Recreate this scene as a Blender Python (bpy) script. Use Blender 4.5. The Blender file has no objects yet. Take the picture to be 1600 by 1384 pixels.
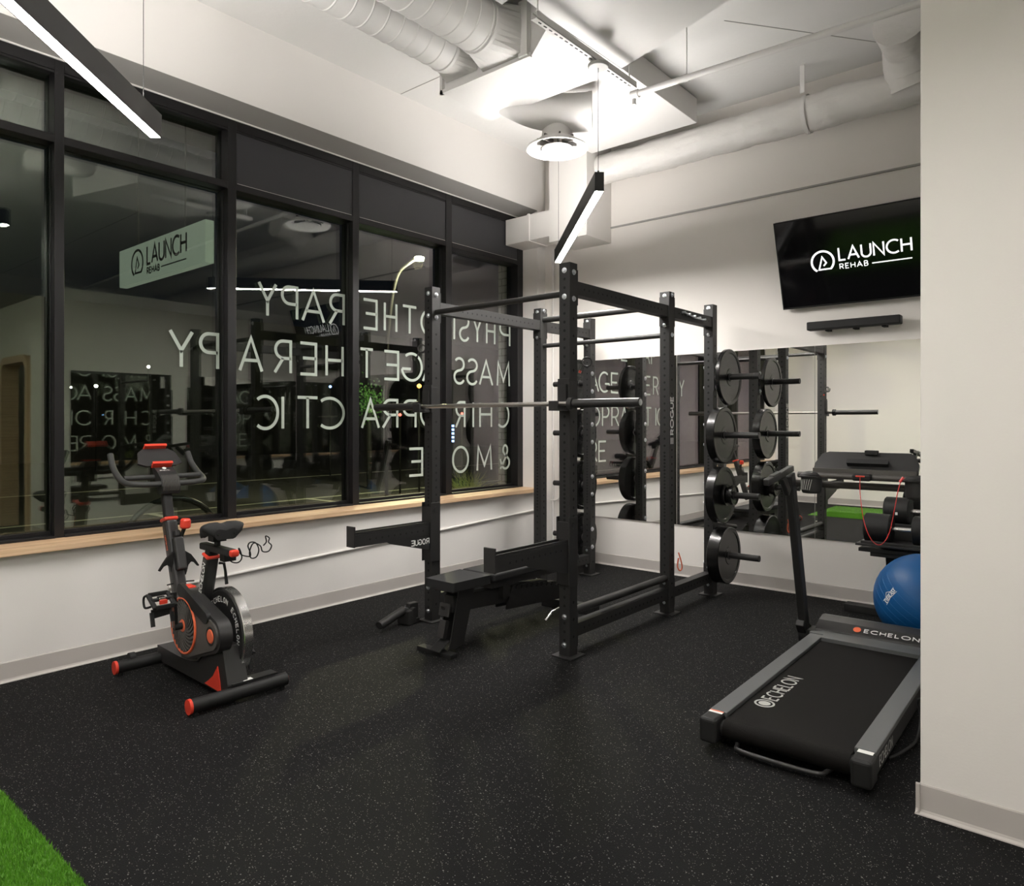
import bpy, math, random
from mathutils import Matrix, Vector
random.seed(7)
sc = bpy.context.scene
COL = sc.collection
PI = math.pi
H = 1.39                                            # lens height above the floor
# ---------------------------------------------------------------- camera
cd = bpy.data.cameras.new('camera'); cam = bpy.data.objects.new('camera', cd); COL.objects.link(cam)
cam.location = (0, 0, H)
cam.rotation_euler = (PI/2, 0, math.radians(40.17))
cd.sensor_width = 36; cd.lens = 36*1107.6/1600; cd.shift_y = -33/1600
cd.clip_start = 0.05; cd.clip_end = 300
sc.camera = cam
# ---------------------------------------------------------------- world, view
w = bpy.data.worlds.new('night'); sc.world = w; w.use_nodes = True
w.node_tree.nodes['Background'].inputs[0].default_value = (0.30, 0.36, 0.55, 1)
w.node_tree.nodes['Background'].inputs[1].default_value = 0.012
sc.view_settings.view_transform = 'Standard'
sc.view_settings.look = 'None'
sc.view_settings.exposure = 0.0
sc.view_settings.gamma = 1.0
sc.view_settings.use_curve_mapping = False
try:
    sc.cycles.use_denoising = True
except Exception:
    pass
LAMP_DOWN = 190.0     # emission of the pendant diffusers
LAMP_UP = 210.0       # emission of the slots in their tops

# ================================================================ materials
def nodes_of(name):
    m = bpy.data.materials.new(name); m.use_nodes = True
    return m, m.node_tree.nodes, m.node_tree.links, m.node_tree.nodes['Principled BSDF']
def mat(name, col, rough=.5, metal=0, emit=0, bump=0, bscale=40, var=0, vscale=6, spec=None, coat=0):
    m, N, L, P = nodes_of(name)
    P.inputs['Base Color'].default_value = (*col, 1)
    P.inputs['Roughness'].default_value = rough
    P.inputs['Metallic'].default_value = metal
    if spec is not None: P.inputs['Specular IOR Level'].default_value = spec
    if coat: P.inputs['Coat Weight'].default_value = coat; P.inputs['Coat Roughness'].default_value = .15
    if emit:
        P.inputs['Emission Color'].default_value = (*col, 1); P.inputs['Emission Strength'].default_value = emit
    tc = N.new('ShaderNodeTexCoord')
    if var:
        t = N.new('ShaderNodeTexNoise'); t.inputs['Scale'].default_value = vscale; t.inputs['Detail'].default_value = 4
        L.new(tc.outputs['Object'], t.inputs['Vector'])
        r = N.new('ShaderNodeMixRGB'); r.blend_type = 'MULTIPLY'; r.inputs[0].default_value = 1
        r.inputs[1].default_value = (*col, 1)
        k = N.new('ShaderNodeMapRange'); k.inputs['To Min'].default_value = 1-var; k.inputs['To Max'].default_value = 1+var
        L.new(t.outputs['Fac'], k.inputs['Value']); L.new(k.outputs[0], r.inputs[2]); L.new(r.outputs[0], P.inputs['Base Color'])
    if bump:
        t = N.new('ShaderNodeTexNoise'); t.inputs['Scale'].default_value = bscale; t.inputs['Detail'].default_value = 5
        L.new(tc.outputs['Object'], t.inputs['Vector'])
        b = N.new('ShaderNodeBump'); b.inputs['Strength'].default_value = bump; b.inputs['Distance'].default_value = .01
        L.new(t.outputs['Fac'], b.inputs['Height']); L.new(b.outputs[0], P.inputs['Normal'])
    return m
def floor_mat():
    m, N, L, P = nodes_of('speckled_rubber')
    tc = N.new('ShaderNodeTexCoord')
    def flecks(scale, size, thr):
        v = N.new('ShaderNodeTexVoronoi'); v.inputs['Scale'].default_value = scale
        L.new(tc.outputs['Object'], v.inputs['Vector'])
        a = N.new('ShaderNodeMath'); a.operation = 'LESS_THAN'; a.inputs[1].default_value = size
        L.new(v.outputs['Distance'], a.inputs[0])
        s = N.new('ShaderNodeSeparateColor'); L.new(v.outputs['Color'], s.inputs[0])
        b = N.new('ShaderNodeMath'); b.operation = 'GREATER_THAN'; b.inputs[1].default_value = thr
        L.new(s.outputs[0], b.inputs[0])
        c = N.new('ShaderNodeMath'); c.operation = 'MULTIPLY'
        L.new(a.outputs[0], c.inputs[0]); L.new(b.outputs[0], c.inputs[1])
        return c, s
    n = N.new('ShaderNodeTexNoise'); n.inputs['Scale'].default_value = 1.3; n.inputs['Detail'].default_value = 6
    L.new(tc.outputs['Object'], n.inputs['Vector'])
    cr = N.new('ShaderNodeValToRGB')
    cr.color_ramp.elements[0].color = (.0040, .0040, .0042, 1); cr.color_ramp.elements[1].color = (.0085, .0083, .0085, 1)
    L.new(n.outputs['Fac'], cr.inputs[0])
    f1, s1 = flecks(230, .34, .87)
    f2, s2 = flecks(95, .26, .93)
    cc = N.new('ShaderNodeValToRGB'); cc.color_ramp.elements[0].color = (.05, .048, .044, 1); cc.color_ramp.elements[1].color = (.22, .21, .195, 1)
    L.new(s1.outputs[1], cc.inputs[0])
    m1 = N.new('ShaderNodeMixRGB'); L.new(f1.outputs[0], m1.inputs[0]); L.new(cr.outputs[0], m1.inputs[1]); L.new(cc.outputs[0], m1.inputs[2])
    m2 = N.new('ShaderNodeMixRGB'); L.new(f2.outputs[0], m2.inputs[0]); L.new(m1.outputs[0], m2.inputs[1]); m2.inputs[2].default_value = (.15, .15, .14, 1)
    L.new(m2.outputs[0], P.inputs['Base Color'])
    P.inputs['Roughness'].default_value = .75; P.inputs['Specular IOR Level'].default_value = .09
    g = N.new('ShaderNodeTexNoise'); g.inputs['Scale'].default_value = 260; L.new(tc.outputs['Object'], g.inputs['Vector'])
    b = N.new('ShaderNodeBump'); b.inputs['Strength'].default_value = .5; b.inputs['Distance'].default_value = .003
    L.new(g.outputs['Fac'], b.inputs['Height']); L.new(b.outputs[0], P.inputs['Normal'])
    return m
def wood_mat():
    m, N, L, P = nodes_of('oak')
    tc = N.new('ShaderNodeTexCoord'); mp = N.new('ShaderNodeMapping'); mp.inputs['Scale'].default_value = (14, .8, 40)
    L.new(tc.outputs['Object'], mp.inputs['Vector'])
    n = N.new('ShaderNodeTexNoise'); n.inputs['Scale'].default_value = 2.2; n.inputs['Detail'].default_value = 8
    L.new(mp.outputs[0], n.inputs['Vector'])
    cr = N.new('ShaderNodeValToRGB')
    cr.color_ramp.elements[0].position = .3; cr.color_ramp.elements[0].color = (.50, .32, .18, 1)
    cr.color_ramp.elements[1].position = .7; cr.color_ramp.elements[1].color = (.74, .53, .34, 1)
    L.new(n.outputs['Fac'], cr.inputs[0]); L.new(cr.outputs[0], P.inputs['Base Color']); P.inputs['Roughness'].default_value = .45
    return m
def glass_mat():
    m, N, L, P = nodes_of('window_glass'); N.remove(P)
    out = [x for x in N if x.type == 'OUTPUT_MATERIAL'][0]
    tr = N.new('ShaderNodeBsdfTransparent'); tr.inputs[0].default_value = (.80, .86, .80, 1)
    gl = N.new('ShaderNodeBsdfGlossy'); gl.inputs['Roughness'].default_value = .0
    lw = N.new('ShaderNodeLayerWeight'); lw.inputs['Blend'].default_value = .5
    cr = N.new('ShaderNodeValToRGB')                        # low-e coating: greenish seen square on, violet at a glance
    cr.color_ramp.elements[0].position = .02; cr.color_ramp.elements[0].color = (.90, 1, .82, 1)
    cr.color_ramp.elements[1].position = .45; cr.color_ramp.elements[1].color = (1, .86, 1, 1)
    e_ = cr.color_ramp.elements.new(.14); e_.color = (.97, .97, .96, 1)
    L.new(lw.outputs['Facing'], cr.inputs[0]); L.new(cr.outputs[0], gl.inputs['Color'])
    pw = N.new('ShaderNodeMath'); pw.operation = 'POWER'; pw.inputs[1].default_value = 5; L.new(lw.outputs['Facing'], pw.inputs[0])
    fr = N.new('ShaderNodeMapRange'); fr.inputs['To Min'].default_value = .115; fr.inputs['To Max'].default_value = 1; L.new(pw.outputs[0], fr.inputs['Value'])
    mx = N.new('ShaderNodeMixShader')
    L.new(fr.outputs[0], mx.inputs[0]); L.new(tr.outputs[0], mx.inputs[1]); L.new(gl.outputs[0], mx.inputs[2]); L.new(mx.outputs[0], out.inputs[0])
    return m
def mirror_mat():
    m, N, L, P = nodes_of('mirror_glass'); N.remove(P)
    out = [x for x in N if x.type == 'OUTPUT_MATERIAL'][0]
    gl = N.new('ShaderNodeBsdfGlossy'); gl.inputs['Roughness'].default_value = 0; gl.inputs['Color'].default_value = (.88, .88, .86, 1)
    L.new(gl.outputs[0], out.inputs[0]); return m
def brick_mat():
    m, N, L, P = nodes_of('painted_brick')
    tc = N.new('ShaderNodeTexCoord'); mp = N.new('ShaderNodeMapping'); mp.inputs['Rotation'].default_value = (PI/2, 0, 0)
    L.new(tc.outputs['Object'], mp.inputs['Vector'])
    b = N.new('ShaderNodeTexBrick'); b.inputs['Scale'].default_value = 1
    b.inputs['Brick Width'].default_value = .2; b.inputs['Row Height'].default_value = .075; b.inputs['Mortar Size'].default_value = .006
    b.inputs['Color1'].default_value = (.46, .46, .43, 1); b.inputs['Color2'].default_value = (.40, .40, .38, 1); b.inputs['Mortar'].default_value = (.22, .22, .2, 1)
    L.new(mp.outputs[0], b.inputs['Vector']); L.new(b.outputs['Color'], P.inputs['Base Color']); P.inputs['Roughness'].default_value = .8
    return m
M = {}
M['wall'] = mat('wall_paint', (.80, .765, .73), .6, bump=.04, bscale=120)
M['wallw'] = mat('bulkhead_paint', (.77, .745, .72), .6, bump=.04, bscale=120)
M['soffit'] = mat('shade_and_joint_grey', (.33, .32, .305), .6)  # grey holds the shade under the window head; also used for joints
M['ceil'] = mat('ceiling_paint', (.74, .73, .715), .7, bump=.15, bscale=30)
M['duct'] = mat('painted_duct', (.72, .705, .69), .5, bump=.06, bscale=25)
M['wrap'] = mat('duct_wrap', (.70, .68, .655), .55, bump=1.0, bscale=9)
M['base'] = mat('vinyl_base', (.47, .44, .415), .5)
M['floor'] = floor_mat()
M['turf'] = mat('turf_backing', (.05, .15, .008), .9, var=.4, vscale=120)
M['blade'] = mat('turf_blades', (.10, .29, .012), .7, var=.45, vscale=60)
M['oak'] = wood_mat()
M['frame'] = mat('dark_anodised_frame', (.0075, .007, .0076), .45, spec=.35)
M['panel'] = mat('dark_spandrel', (.034, .034, .038), .5, spec=.4)
M['glass'] = glass_mat()
M['mirror'] = mirror_mat()
M['vinyl'] = mat('window_vinyl', (.44, .50, .44), .6)
M['black'] = mat('powder_coat_black', (.0165, .0160, .0158), .5, bump=.05, bscale=300, spec=.38)
M['hole'] = mat('hole_dark', (.001, .001, .001), .9)
M['matte'] = mat('matte_black', (.0075, .0075, .0075), .6, spec=.35)
M['zinc'] = mat('zinc_plated', (.78, .80, .84), .28, 1)
M['chrome'] = mat('polished_steel', (.70, .70, .69), .22, 1)
M['bar'] = mat('bar_steel', (.50, .48, .45), .32, 1, bump=.1, bscale=900)
M['plate'] = mat('bumper_rubber', (.007, .007, .007), .25, spec=.5)
M['pad'] = mat('bench_vinyl', (.017, .017, .0175), .7, bump=.1, bscale=200, spec=.25)
M['red'] = mat('red_plastic', (.62, .045, .022), .4)
M['orange'] = mat('orange_plastic', (.66, .12, .045), .45)
M['grey'] = mat('grey_plastic', (.06, .055, .05), .45)
M['dgrey'] = mat('dark_grey_plastic', (.018, .0175, .0175), .42, spec=.45)
M['grip'] = mat('foam_grip', (.028, .029, .028), .65)
M['rail'] = mat('rail_silver_grey', (.105, .11, .112), .42, .3)
M['belt'] = mat('running_belt', (.0045, .0038, .0032), .75, bump=.3, bscale=500, spec=.14)
M['white'] = mat('white_print', (.72, .72, .70), .5)
M['greyp'] = mat('grey_print', (.42, .42, .40), .5)
M['ball'] = mat('blue_vinyl', (.004, .070, .215), .42, spec=.3)
M['cord'] = mat('red_cord', (.55, .03, .03), .5)
M['lampb'] = mat('lamp_black', (.009, .009, .009), .45)
for k_, (d_, u_) in enumerate([(1.8, .98), (.95, 1.5), (.9, .9), (.6, .2)]):       # down and up strength of each pendant, tuned singly for wall brightness
    M['down%d' % k_] = mat('lamp_diffuser', (1.0, .962, .915), .5, emit=LAMP_DOWN*d_)
    M['up%d' % k_] = mat('lamp_upper_slot', (1.0, .965, .925), .5, emit=LAMP_UP*u_)
M['screen'] = mat('tv_screen', (.004, .004, .005), .08, spec=.5)
M['logo'] = mat('lit_logo_pixels', (1, 1, 1), .5, emit=.95)
M['sign'] = mat('sign_face_added_glow', (.62, .70, .60), .5, emit=.30)  # weak glow stands in for room light falling on the sign
M['dark'] = mat('sign_letter', (.02, .022, .02), .5)
M['asphalt'] = mat('asphalt', (.03, .03, .028), .8, bump=.3, bscale=60)
M['line'] = mat('road_paint', (.40, .40, .33), .7)
M['conc'] = mat('concrete', (.16, .16, .14), .8, bump=.2, bscale=30)
M['brick'] = brick_mat()
M['far'] = mat('far_wall', (.03, .03, .032), .8)
M['grass'] = mat('planter_grass', (.52, .52, .20), .6)
M['leaf'] = mat('night_leaves', (.05, .16, .03), .7)
M['white_lamp'] = mat('white_lamp', (1, .93, .75), .5, emit=60)
M['street'] = mat('street_lamp_lens', (1, .90, .60), .5, emit=160)
M['blue_lamp'] = mat('blue_lamp', (.25, .4, 1), .5, emit=10)
M['amber_lamp'] = mat('amber_lamp', (1, .4, .08), .5, emit=8)
M['red_lamp'] = mat('red_lamp', (1, .12, .1), .5, emit=6)
M['stick'] = mat('white_label', (.75, .75, .73), .5)

# ================================================================ mesh building
WM = {}                                              # world matrix of every parent
class MB:
    def __init__(s): s.v = []; s.f = []; s.mi = []; s.sm = []; s.M = Matrix.Identity(4); s.cuts = []
    def cut(s): s.cuts.append((len(s.v), len(s.f))); return s            # what follows becomes an object of its own
    def add(s, vs, fs, mi=0, smooth=False):
        o = len(s.v); s.v += [s.M @ Vector(p) for p in vs]
        for f in fs: s.f.append([i+o for i in f]); s.mi.append(mi); s.sm.append(smooth)
        return s
    def box(s, a, b, mi=0):
        (x0, y0, z0), (x1, y1, z1) = a, b
        vs = [(x, y, z) for x in (min(x0, x1), max(x0, x1)) for y in (min(y0, y1), max(y0, y1)) for z in (min(z0, z1), max(z0, z1))]
        return s.add(vs, [(0, 1, 3, 2), (4, 6, 7, 5), (0, 4, 5, 1), (2, 3, 7, 6), (0, 2, 6, 4), (1, 5, 7, 3)], mi)
    def beam(s, p, q, w, h, mi=0, up=(0, 0, 1)):     # box section w across, h along 'up'
        p = Vector(p); q = Vector(q); d = (q-p).normalized(); r = d.cross(Vector(up)).normalized(); u = r.cross(d)
        vs = [e + r*(w/2*i) + u*(h/2*j) for e in (p, q) for i, j in ((-1, -1), (1, -1), (1, 1), (-1, 1))]
        return s.add(vs, [(0, 1, 2, 3), (7, 6, 5, 4), (0, 4, 5, 1), (1, 5, 6, 2), (2, 6, 7, 3), (3, 7, 4, 0)], mi)
    def tube(s, pts, r, n=12, mi=0, caps=True, closed=False):
        P = [Vector(p) for p in pts]; m = len(P); rs = r if isinstance(r, (list, tuple)) else [r]*m
        vs = []; ref = None
        for i in range(m):
            if closed: t = (P[(i+1) % m]-P[i-1])
            else: t = (P[min(i+1, m-1)]-P[max(i-1, 0)])
            t = t.normalized()
            if ref is None: ref = t.orthogonal().normalized()
            ref = (ref - t*ref.dot(t)).normalized(); b = t.cross(ref)
            for k in range(n):
                a = 2*PI*k/n; vs.append(P[i] + (ref*math.cos(a)+b*math.sin(a))*rs[i])
        fs = []
        for i in range(m if closed else m-1):
            j = (i+1) % m
            for k in range(n): fs.append((i*n+k, i*n+(k+1) % n, j*n+(k+1) % n, j*n+k))
        s.add(vs, fs, mi, True)
        if caps and not closed:
            s.add(vs[:n], [tuple(range(n-1, -1, -1))], mi); s.add(vs[-n:], [tuple(range(n))], mi)
        return s
    def lathe(s, prof, o, ax=(0, 0, 1), n=28, mi=0, smooth=True, caps=False):   # prof: (radius, distance along axis)
        o = Vector(o); a = Vector(ax).normalized(); u = a.orthogonal().normalized(); v = a.cross(u)
        vs = [o + a*h + (u*math.cos(2*PI*k/n)+v*math.sin(2*PI*k/n))*r for r, h in prof for k in range(n)]
        runs = [[0]]
        for i in range(1, len(prof)):
            runs[-1].append(i)
            if i < len(prof)-1:
                e1 = Vector(prof[i])-Vector(prof[i-1]); e2 = Vector(prof[i+1])-Vector(prof[i])
                if e1.length > 1e-6 and e2.length > 1e-6 and e1.angle(e2) > .35: runs.append([i])
        for R_ in runs:
            if len(R_) < 2: continue
            sub = vs[R_[0]*n:(R_[-1]+1)*n]
            s.add(sub, [(i*n+k, i*n+(k+1) % n, (i+1)*n+(k+1) % n, (i+1)*n+k) for i in range(len(R_)-1) for k in range(n)], mi, smooth)
        if caps:
            s.add(vs[:n], [tuple(range(n-1, -1, -1))], mi); s.add(vs[-n:], [tuple(range(n))], mi)
        return s
    def cyl(s, p, q, r, n=16, mi=0, r2=None):
        p = Vector(p); q = Vector(q); d = (q-p)
        return s.lathe([(r, 0), (r if r2 is None else r2, d.length)], p, d, n, mi, True, True)
    def prism(s, poly, T, t0, t1, mi=0, smooth=False):   # polygon in the xy plane of frame T, from t0 to t1 along its z
        n = len(poly); vs = [T @ Vector((x, y, z)) for z in (t0, t1) for x, y in poly]
        return s.add(vs, [tuple(range(n-1, -1, -1)), tuple(range(n, 2*n))], mi).add(vs, [(i, (i+1) % n, n+(i+1) % n, n+i) for i in range(n)], mi, smooth)
    def ribbon(s, pts, wd, T, t=.0006, closed=False, mi=0):
        P = []
        for x, y in pts:
            if not P or (Vector((x, y))-P[-1]).length > 1e-5: P.append(Vector((x, y)))
        m = len(P); L = []; R = []
        for i in range(m):
            a = P[i-1] if (i > 0 or closed) else None; b = P[(i+1) % m] if (i < m-1 or closed) else None
            d1 = (P[i]-a).normalized() if a is not None else None; d2 = (b-P[i]).normalized() if b is not None else None
            if d1 is None: d1 = d2
            if d2 is None: d2 = d1
            n1 = Vector((-d1.y, d1.x)); n2 = Vector((-d2.y, d2.x)); nn = n1+n2
            if nn.length < .3: nn = n1
            nn.normalize(); k = min(1/max(nn.dot(n1), .35), 2.2)
            L.append(P[i]+nn*(wd/2*k)); R.append(P[i]-nn*(wd/2*k))
        vs = [T @ Vector((q.x, q.y, z)) for z in (0, t) for q in L+R]
        fs = []
        for i in range(m if closed else m-1):
            j = (i+1) % m; a, b, c, d = i, j, m+j, m+i; o = 2*m
            fs += [(a+o, d+o, c+o, b+o), (a, b, c, d), (a, a+o, b+o, b), (d, c, c+o, d+o)]
        if not closed:
            o = 2*m; fs += [(0, m, m+o, o), (m-1, m-1+o, 2*m-1+o, 2*m-1)]
        return s.add(vs, fs, mi)
    def build(s, name, mats, parent=None, bevel=0, seg=2, label=None):
        if s.cuts:
            out = []; a = (0, 0)
            for b in s.cuts+[(len(s.v), len(s.f))]:
                q = MB(); q.v = s.v[a[0]:b[0]]; q.f = [[i-a[0] for i in f] for f in s.f[a[1]:b[1]]]; q.mi = s.mi[a[1]:b[1]]; q.sm = s.sm[a[1]:b[1]]; a = b
                if q.f: out.append(q.build(name, mats, parent, bevel, seg, label))
            return out[0]
        me = bpy.data.meshes.new(name)
        W = WM[parent.name] if parent else Matrix.Identity(4)
        Wi = W.inverted()
        me.from_pydata([tuple(Wi @ p) for p in s.v], [], s.f); me.validate()
        for mm in (mats if isinstance(mats, (list, tuple)) else [mats]): me.materials.append(M[mm])
        if len(me.polygons) == len(s.f):
            me.polygons.foreach_set('material_index', s.mi); me.polygons.foreach_set('use_smooth', s.sm)
        me.update()
        o = bpy.data.objects.new(name, me); COL.objects.link(o)
        if parent: o.parent = parent
        WM[o.name] = W
        if bevel:
            b = o.modifiers.new('bevel', 'BEVEL'); b.width = bevel; b.segments = seg; b.limit_method = 'ANGLE'; b.angle_limit = math.radians(35)
            b.harden_normals = False
        if label: o['label'] = label
        return o
def tag(o, label, cat, group=None, kind=None):
    o['label'] = label; o['category'] = cat
    if group: o['group'] = group
    if kind: o['kind'] = kind
    return o
def thing(name, loc, label, cat, rz=0, group=None, kind=None):
    o = bpy.data.objects.new(name, None); COL.objects.link(o); o.empty_display_size = .1
    o.location = loc; o.rotation_euler = (0, 0, rz)
    WM[o.name] = Matrix.Translation(loc) @ Matrix.Rotation(rz, 4, 'Z')
    return tag(o, label, cat, group, kind)
def struct(o, label=None, cat='structure'):
    o['kind'] = 'structure'
    if label: o['label'] = label; o['category'] = cat
    return o
def fr(o, x, y):                                     # frame with given x and y directions
    x = Vector(x).normalized(); y = Vector(y); y = (y - x*y.dot(x)).normalized(); z = x.cross(y)
    m = Matrix((x, y, z)).transposed().to_4x4(); m.translation = Vector(o); return m
def arc(cx, cy, rx, ry, a0, a1, n=14):
    return [(cx+rx*math.cos(math.radians(a0+(a1-a0)*i/n)), cy+ry*math.sin(math.radians(a0+(a1-a0)*i/n))) for i in range(n+1)]
def smooth_path(pts, k=6):
    P = [Vector(p) for p in pts]; out = []
    for i in range(len(P)-1):
        a = P[max(i-1, 0)]; b = P[i]; c = P[i+1]; d = P[min(i+2, len(P)-1)]
        for j in range(k):
            t = j/k
            out.append(.5*((2*b)+(c-a)*t+(2*a-5*b+4*c-d)*t*t+(3*b-a-3*c+d)*t**3))
    return out+[P[-1]]

# ---- stroke alphabet, unit cap height
GL = {
 'A': (.78, [[(.0, 0), (.39, 1), (.78, 0)], [(.14, .32), (.64, .32)]]),
 'B': (.56, [[(0, 0), (0, 1)], [(0, 1), (.28, 1)]+arc(.28, .76, .22, .24, 90, -90)+[(0, .52)], [(.28, .52)]+arc(.28, .26, .27, .26, 90, -90)+[(0, 0)]]),
 'C': (.80, [arc(.5, .5, .5, .5, 52, 308, 26)]),
 'E': (.50, [[(.5, 1), (0, 1), (0, 0), (.5, 0)], [(0, .52), (.42, .52)]]),
 'G': (.90, [arc(.5, .5, .5, .5, 52, 350, 28), [(.98, .42), (.55, .42)]]),
 'H': (.66, [[(0, 0), (0, 1)], [(.66, 0), (.66, 1)], [(0, .52), (.66, .52)]]),
 'I': (.04, [[(.02, 0), (.02, 1)]]),
 'L': (.46, [[(0, 1), (0, 0), (.46, 0)]]),
 'M': (.86, [[(0, 0), (.06, 1), (.43, .2), (.80, 1), (.86, 0)]]),
 'N': (.70, [[(0, 0), (0, 1), (.70, 0), (.70, 1)]]),
 'O': (1.0, [arc(.5, .5, .5, .5, 0, 360, 30)]),
 'P': (.56, [[(0, 0), (0, 1), (.28, 1)]+arc(.28, .73, .27, .27, 90, -90)+[(0, .46)]]),
 'R': (.58, [[(0, 0), (0, 1), (.28, 1)]+arc(.28, .73, .27, .27, 90, -90)+[(0, .46)], [(.28, .46), (.58, 0)]]),
 'S': (.50, [arc(.25, .76, .23, .24, 35, 250, 12)+arc(.25, .25, .25, .26, 75, -155, 14)]),
 'T': (.60, [[(0, 1), (.6, 1)], [(.3, 1), (.3, 0)]]),
 'U': (.66, [[(0, 1), (0, .32)]+arc(.33, .32, .33, .32, 180, 360)+[(.66, 1)]]),
 'V': (.70, [[(0, 1), (.35, 0), (.70, 1)]]),
 'Y': (.72, [[(0, 1), (.36, .46), (.72, 1)], [(.36, .46), (.36, 0)]]),
 '&': (.72, [[(.70, .42), (.60, .20)]+arc(.33, .26, .28, .26, -20, -215, 16)+[(.42, .66)]+arc(.34, .80, .15, .20, -20, 200, 14)+[(.30, .50), (.68, 0)]]),
}
def glyph(mb, ch, T, x, y, wd, h, st, t=.0006):
    W0, S = GL[ch]; k = wd/W0
    for p in S: mb.ribbon([(x+a*k, y+b*h) for a, b in p], st, T, t)
def text(mb, s, T, x, y, h, st, ratio=1.0, gap=.22, t=.0006):
    for ch in s:
        if ch == ' ': x += .5*h; continue
        wd = GL[ch][0]*h*ratio; glyph(mb, ch, T, x, y, max(wd, .001), h, st, t); x += wd+gap*h*ratio
    return x
def text_fit(mb, s, T, x, y, wd, h, st, gap=.22, t=.0006):
    n = text_w(s, h, 1, gap); return text(mb, s, T, x, y, h, st, wd/n, gap, t)
def text_w(s, h, ratio=1.0, gap=.22): return sum(GL[c][0]*h*ratio+gap*h*ratio for c in s)-gap*h*ratio

# ================================================================ room shell
WX, BYY = -4.508, 5.877          # window-side wall face, back wall face
FX, GX = -4.70, -4.79            # window frame face, glass plane
CZ = 4.11
def slab(name, a, b, m, label):
    return struct(MB().box(a, b).build(name, m), label)
slab('floor', (-4.60, -1.05, -.1), (6, 6.0, 0), 'floor', 'black rubber gym floor flecked with grey')
slab('ceiling', (-4.9, -1.05, CZ), (6, 6.0, CZ+.1), 'ceil', 'white painted concrete ceiling')
mb = MB().box((WX-.14, -1.05, 0), (WX, 6.0, .675))
mb.box((WX-.30, -1.05, 3.565), (WX, 6.0, CZ))
mb.box((-4.858, 5.745, 0), (WX, 5.877, 3.565))
mb.box((-4.86, -1.05, 0), (WX, -.80, 3.565))
struct(mb.build('wall_left', 'wallw'), 'white wall below and above the long window')
mb = MB().box((-4.858, BYY, 0), (6, 6.0, CZ))
struct(mb.build('wall_back', 'wall'), 'white back wall behind the rack')
slab('wall_front', (-4.9, -1.05, 0), (6, -.92, CZ), 'wall', 'white wall behind the camera')
slab('wall_right', (6, -1.05, 0), (6.1, 6.0, CZ), 'wall', 'far right wall')
# partition: front leaf and side leaf, open above
mb = MB(); mb.box((-.516, 2.86, 0), (.63, 3.0, 2.92)); mb.box((1.75, 2.86, 0), (6, 3.0, 2.92)); mb.box((.63, 2.86, 2.22), (1.75, 3.0, 2.92))
mb.box((-.516, 3.0, 0), (-.39, BYY, 2.92))
struct(mb.build('wall_partition', 'wall', bevel=.004), 'white partition wall at the right')
mb = MB().box((WX, -.92, 3.255), (6, BYY, 3.256)) if False else MB()
mb.box((-3.70, BYY-.016, 3.262), (6, BYY, 3.276)); struct(mb.build('trim_1', 'soffit'), 'thin grey strip for the shadow line under the back wall ledge')  # grey strip puts the ledge's shadow line into colour and shape
# coved vinyl bases
def cove(name, a, b, nrm):
    a = Vector((*a, 0)); b = Vector((*b, 0)); d = (b-a); n = Vector((*nrm, 0))
    prof = [(0, 0), (.016, 0), (.015, .004), (.007, .010), (.004, .018), (.004, .103), (.0015, .108), (0, .108)]
    vs = [a+n*p+Vector((0, 0, z)) for p, z in prof]+[b+n*p+Vector((0, 0, z)) for p, z in prof]
    k = len(prof); m = MB(); m.add(vs, [(i, (i+1) % k, k+(i+1) % k, k+i) for i in range(k)]); m.add(vs, [tuple(range(k)), tuple(range(2*k-1, k-1, -1))])
    return struct(m.build(name, 'base'), name.replace('_', ' '))
cove('baseboard_left', (WX, -.92), (WX, BYY), (1, 0)); cove('baseboard_back', (WX, BYY), (-.516, BYY), (0, -1))
cove('baseboard_partition', (-.530, 2.86), (.55, 2.86), (0, -1)); cove('baseboard_side', (-.516, BYY), (-.516, 2.846), (-1, 0))
cove('baseboard_front', (WX, -.92), (6, -.92), (0, 1))
# sill
struct(MB().box((-4.79, -.85, .676), (-4.452, 5.745, .712)).build('trim_2', 'oak', bevel=.003), 'oak window sill')
# white bead at the head of the window
struct(MB().box((FX-.012, -.92, 3.505), (FX+.006, 5.745, 3.515)).build('trim_3', 'wallw'), 'white bead over the window head')
struct(MB().prism([(FX-.15, 3.515), (FX+.004, 3.515), (WX-.0005, 3.563), (WX-.0005, 3.5649), (FX-.15, 3.5649)], fr((0, 5.745, 0), (1, 0, 0), (0, 0, 1)), 0, 6.66).build('trim_4', 'soffit'), 'underside over the window, coloured grey for its shade')
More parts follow.
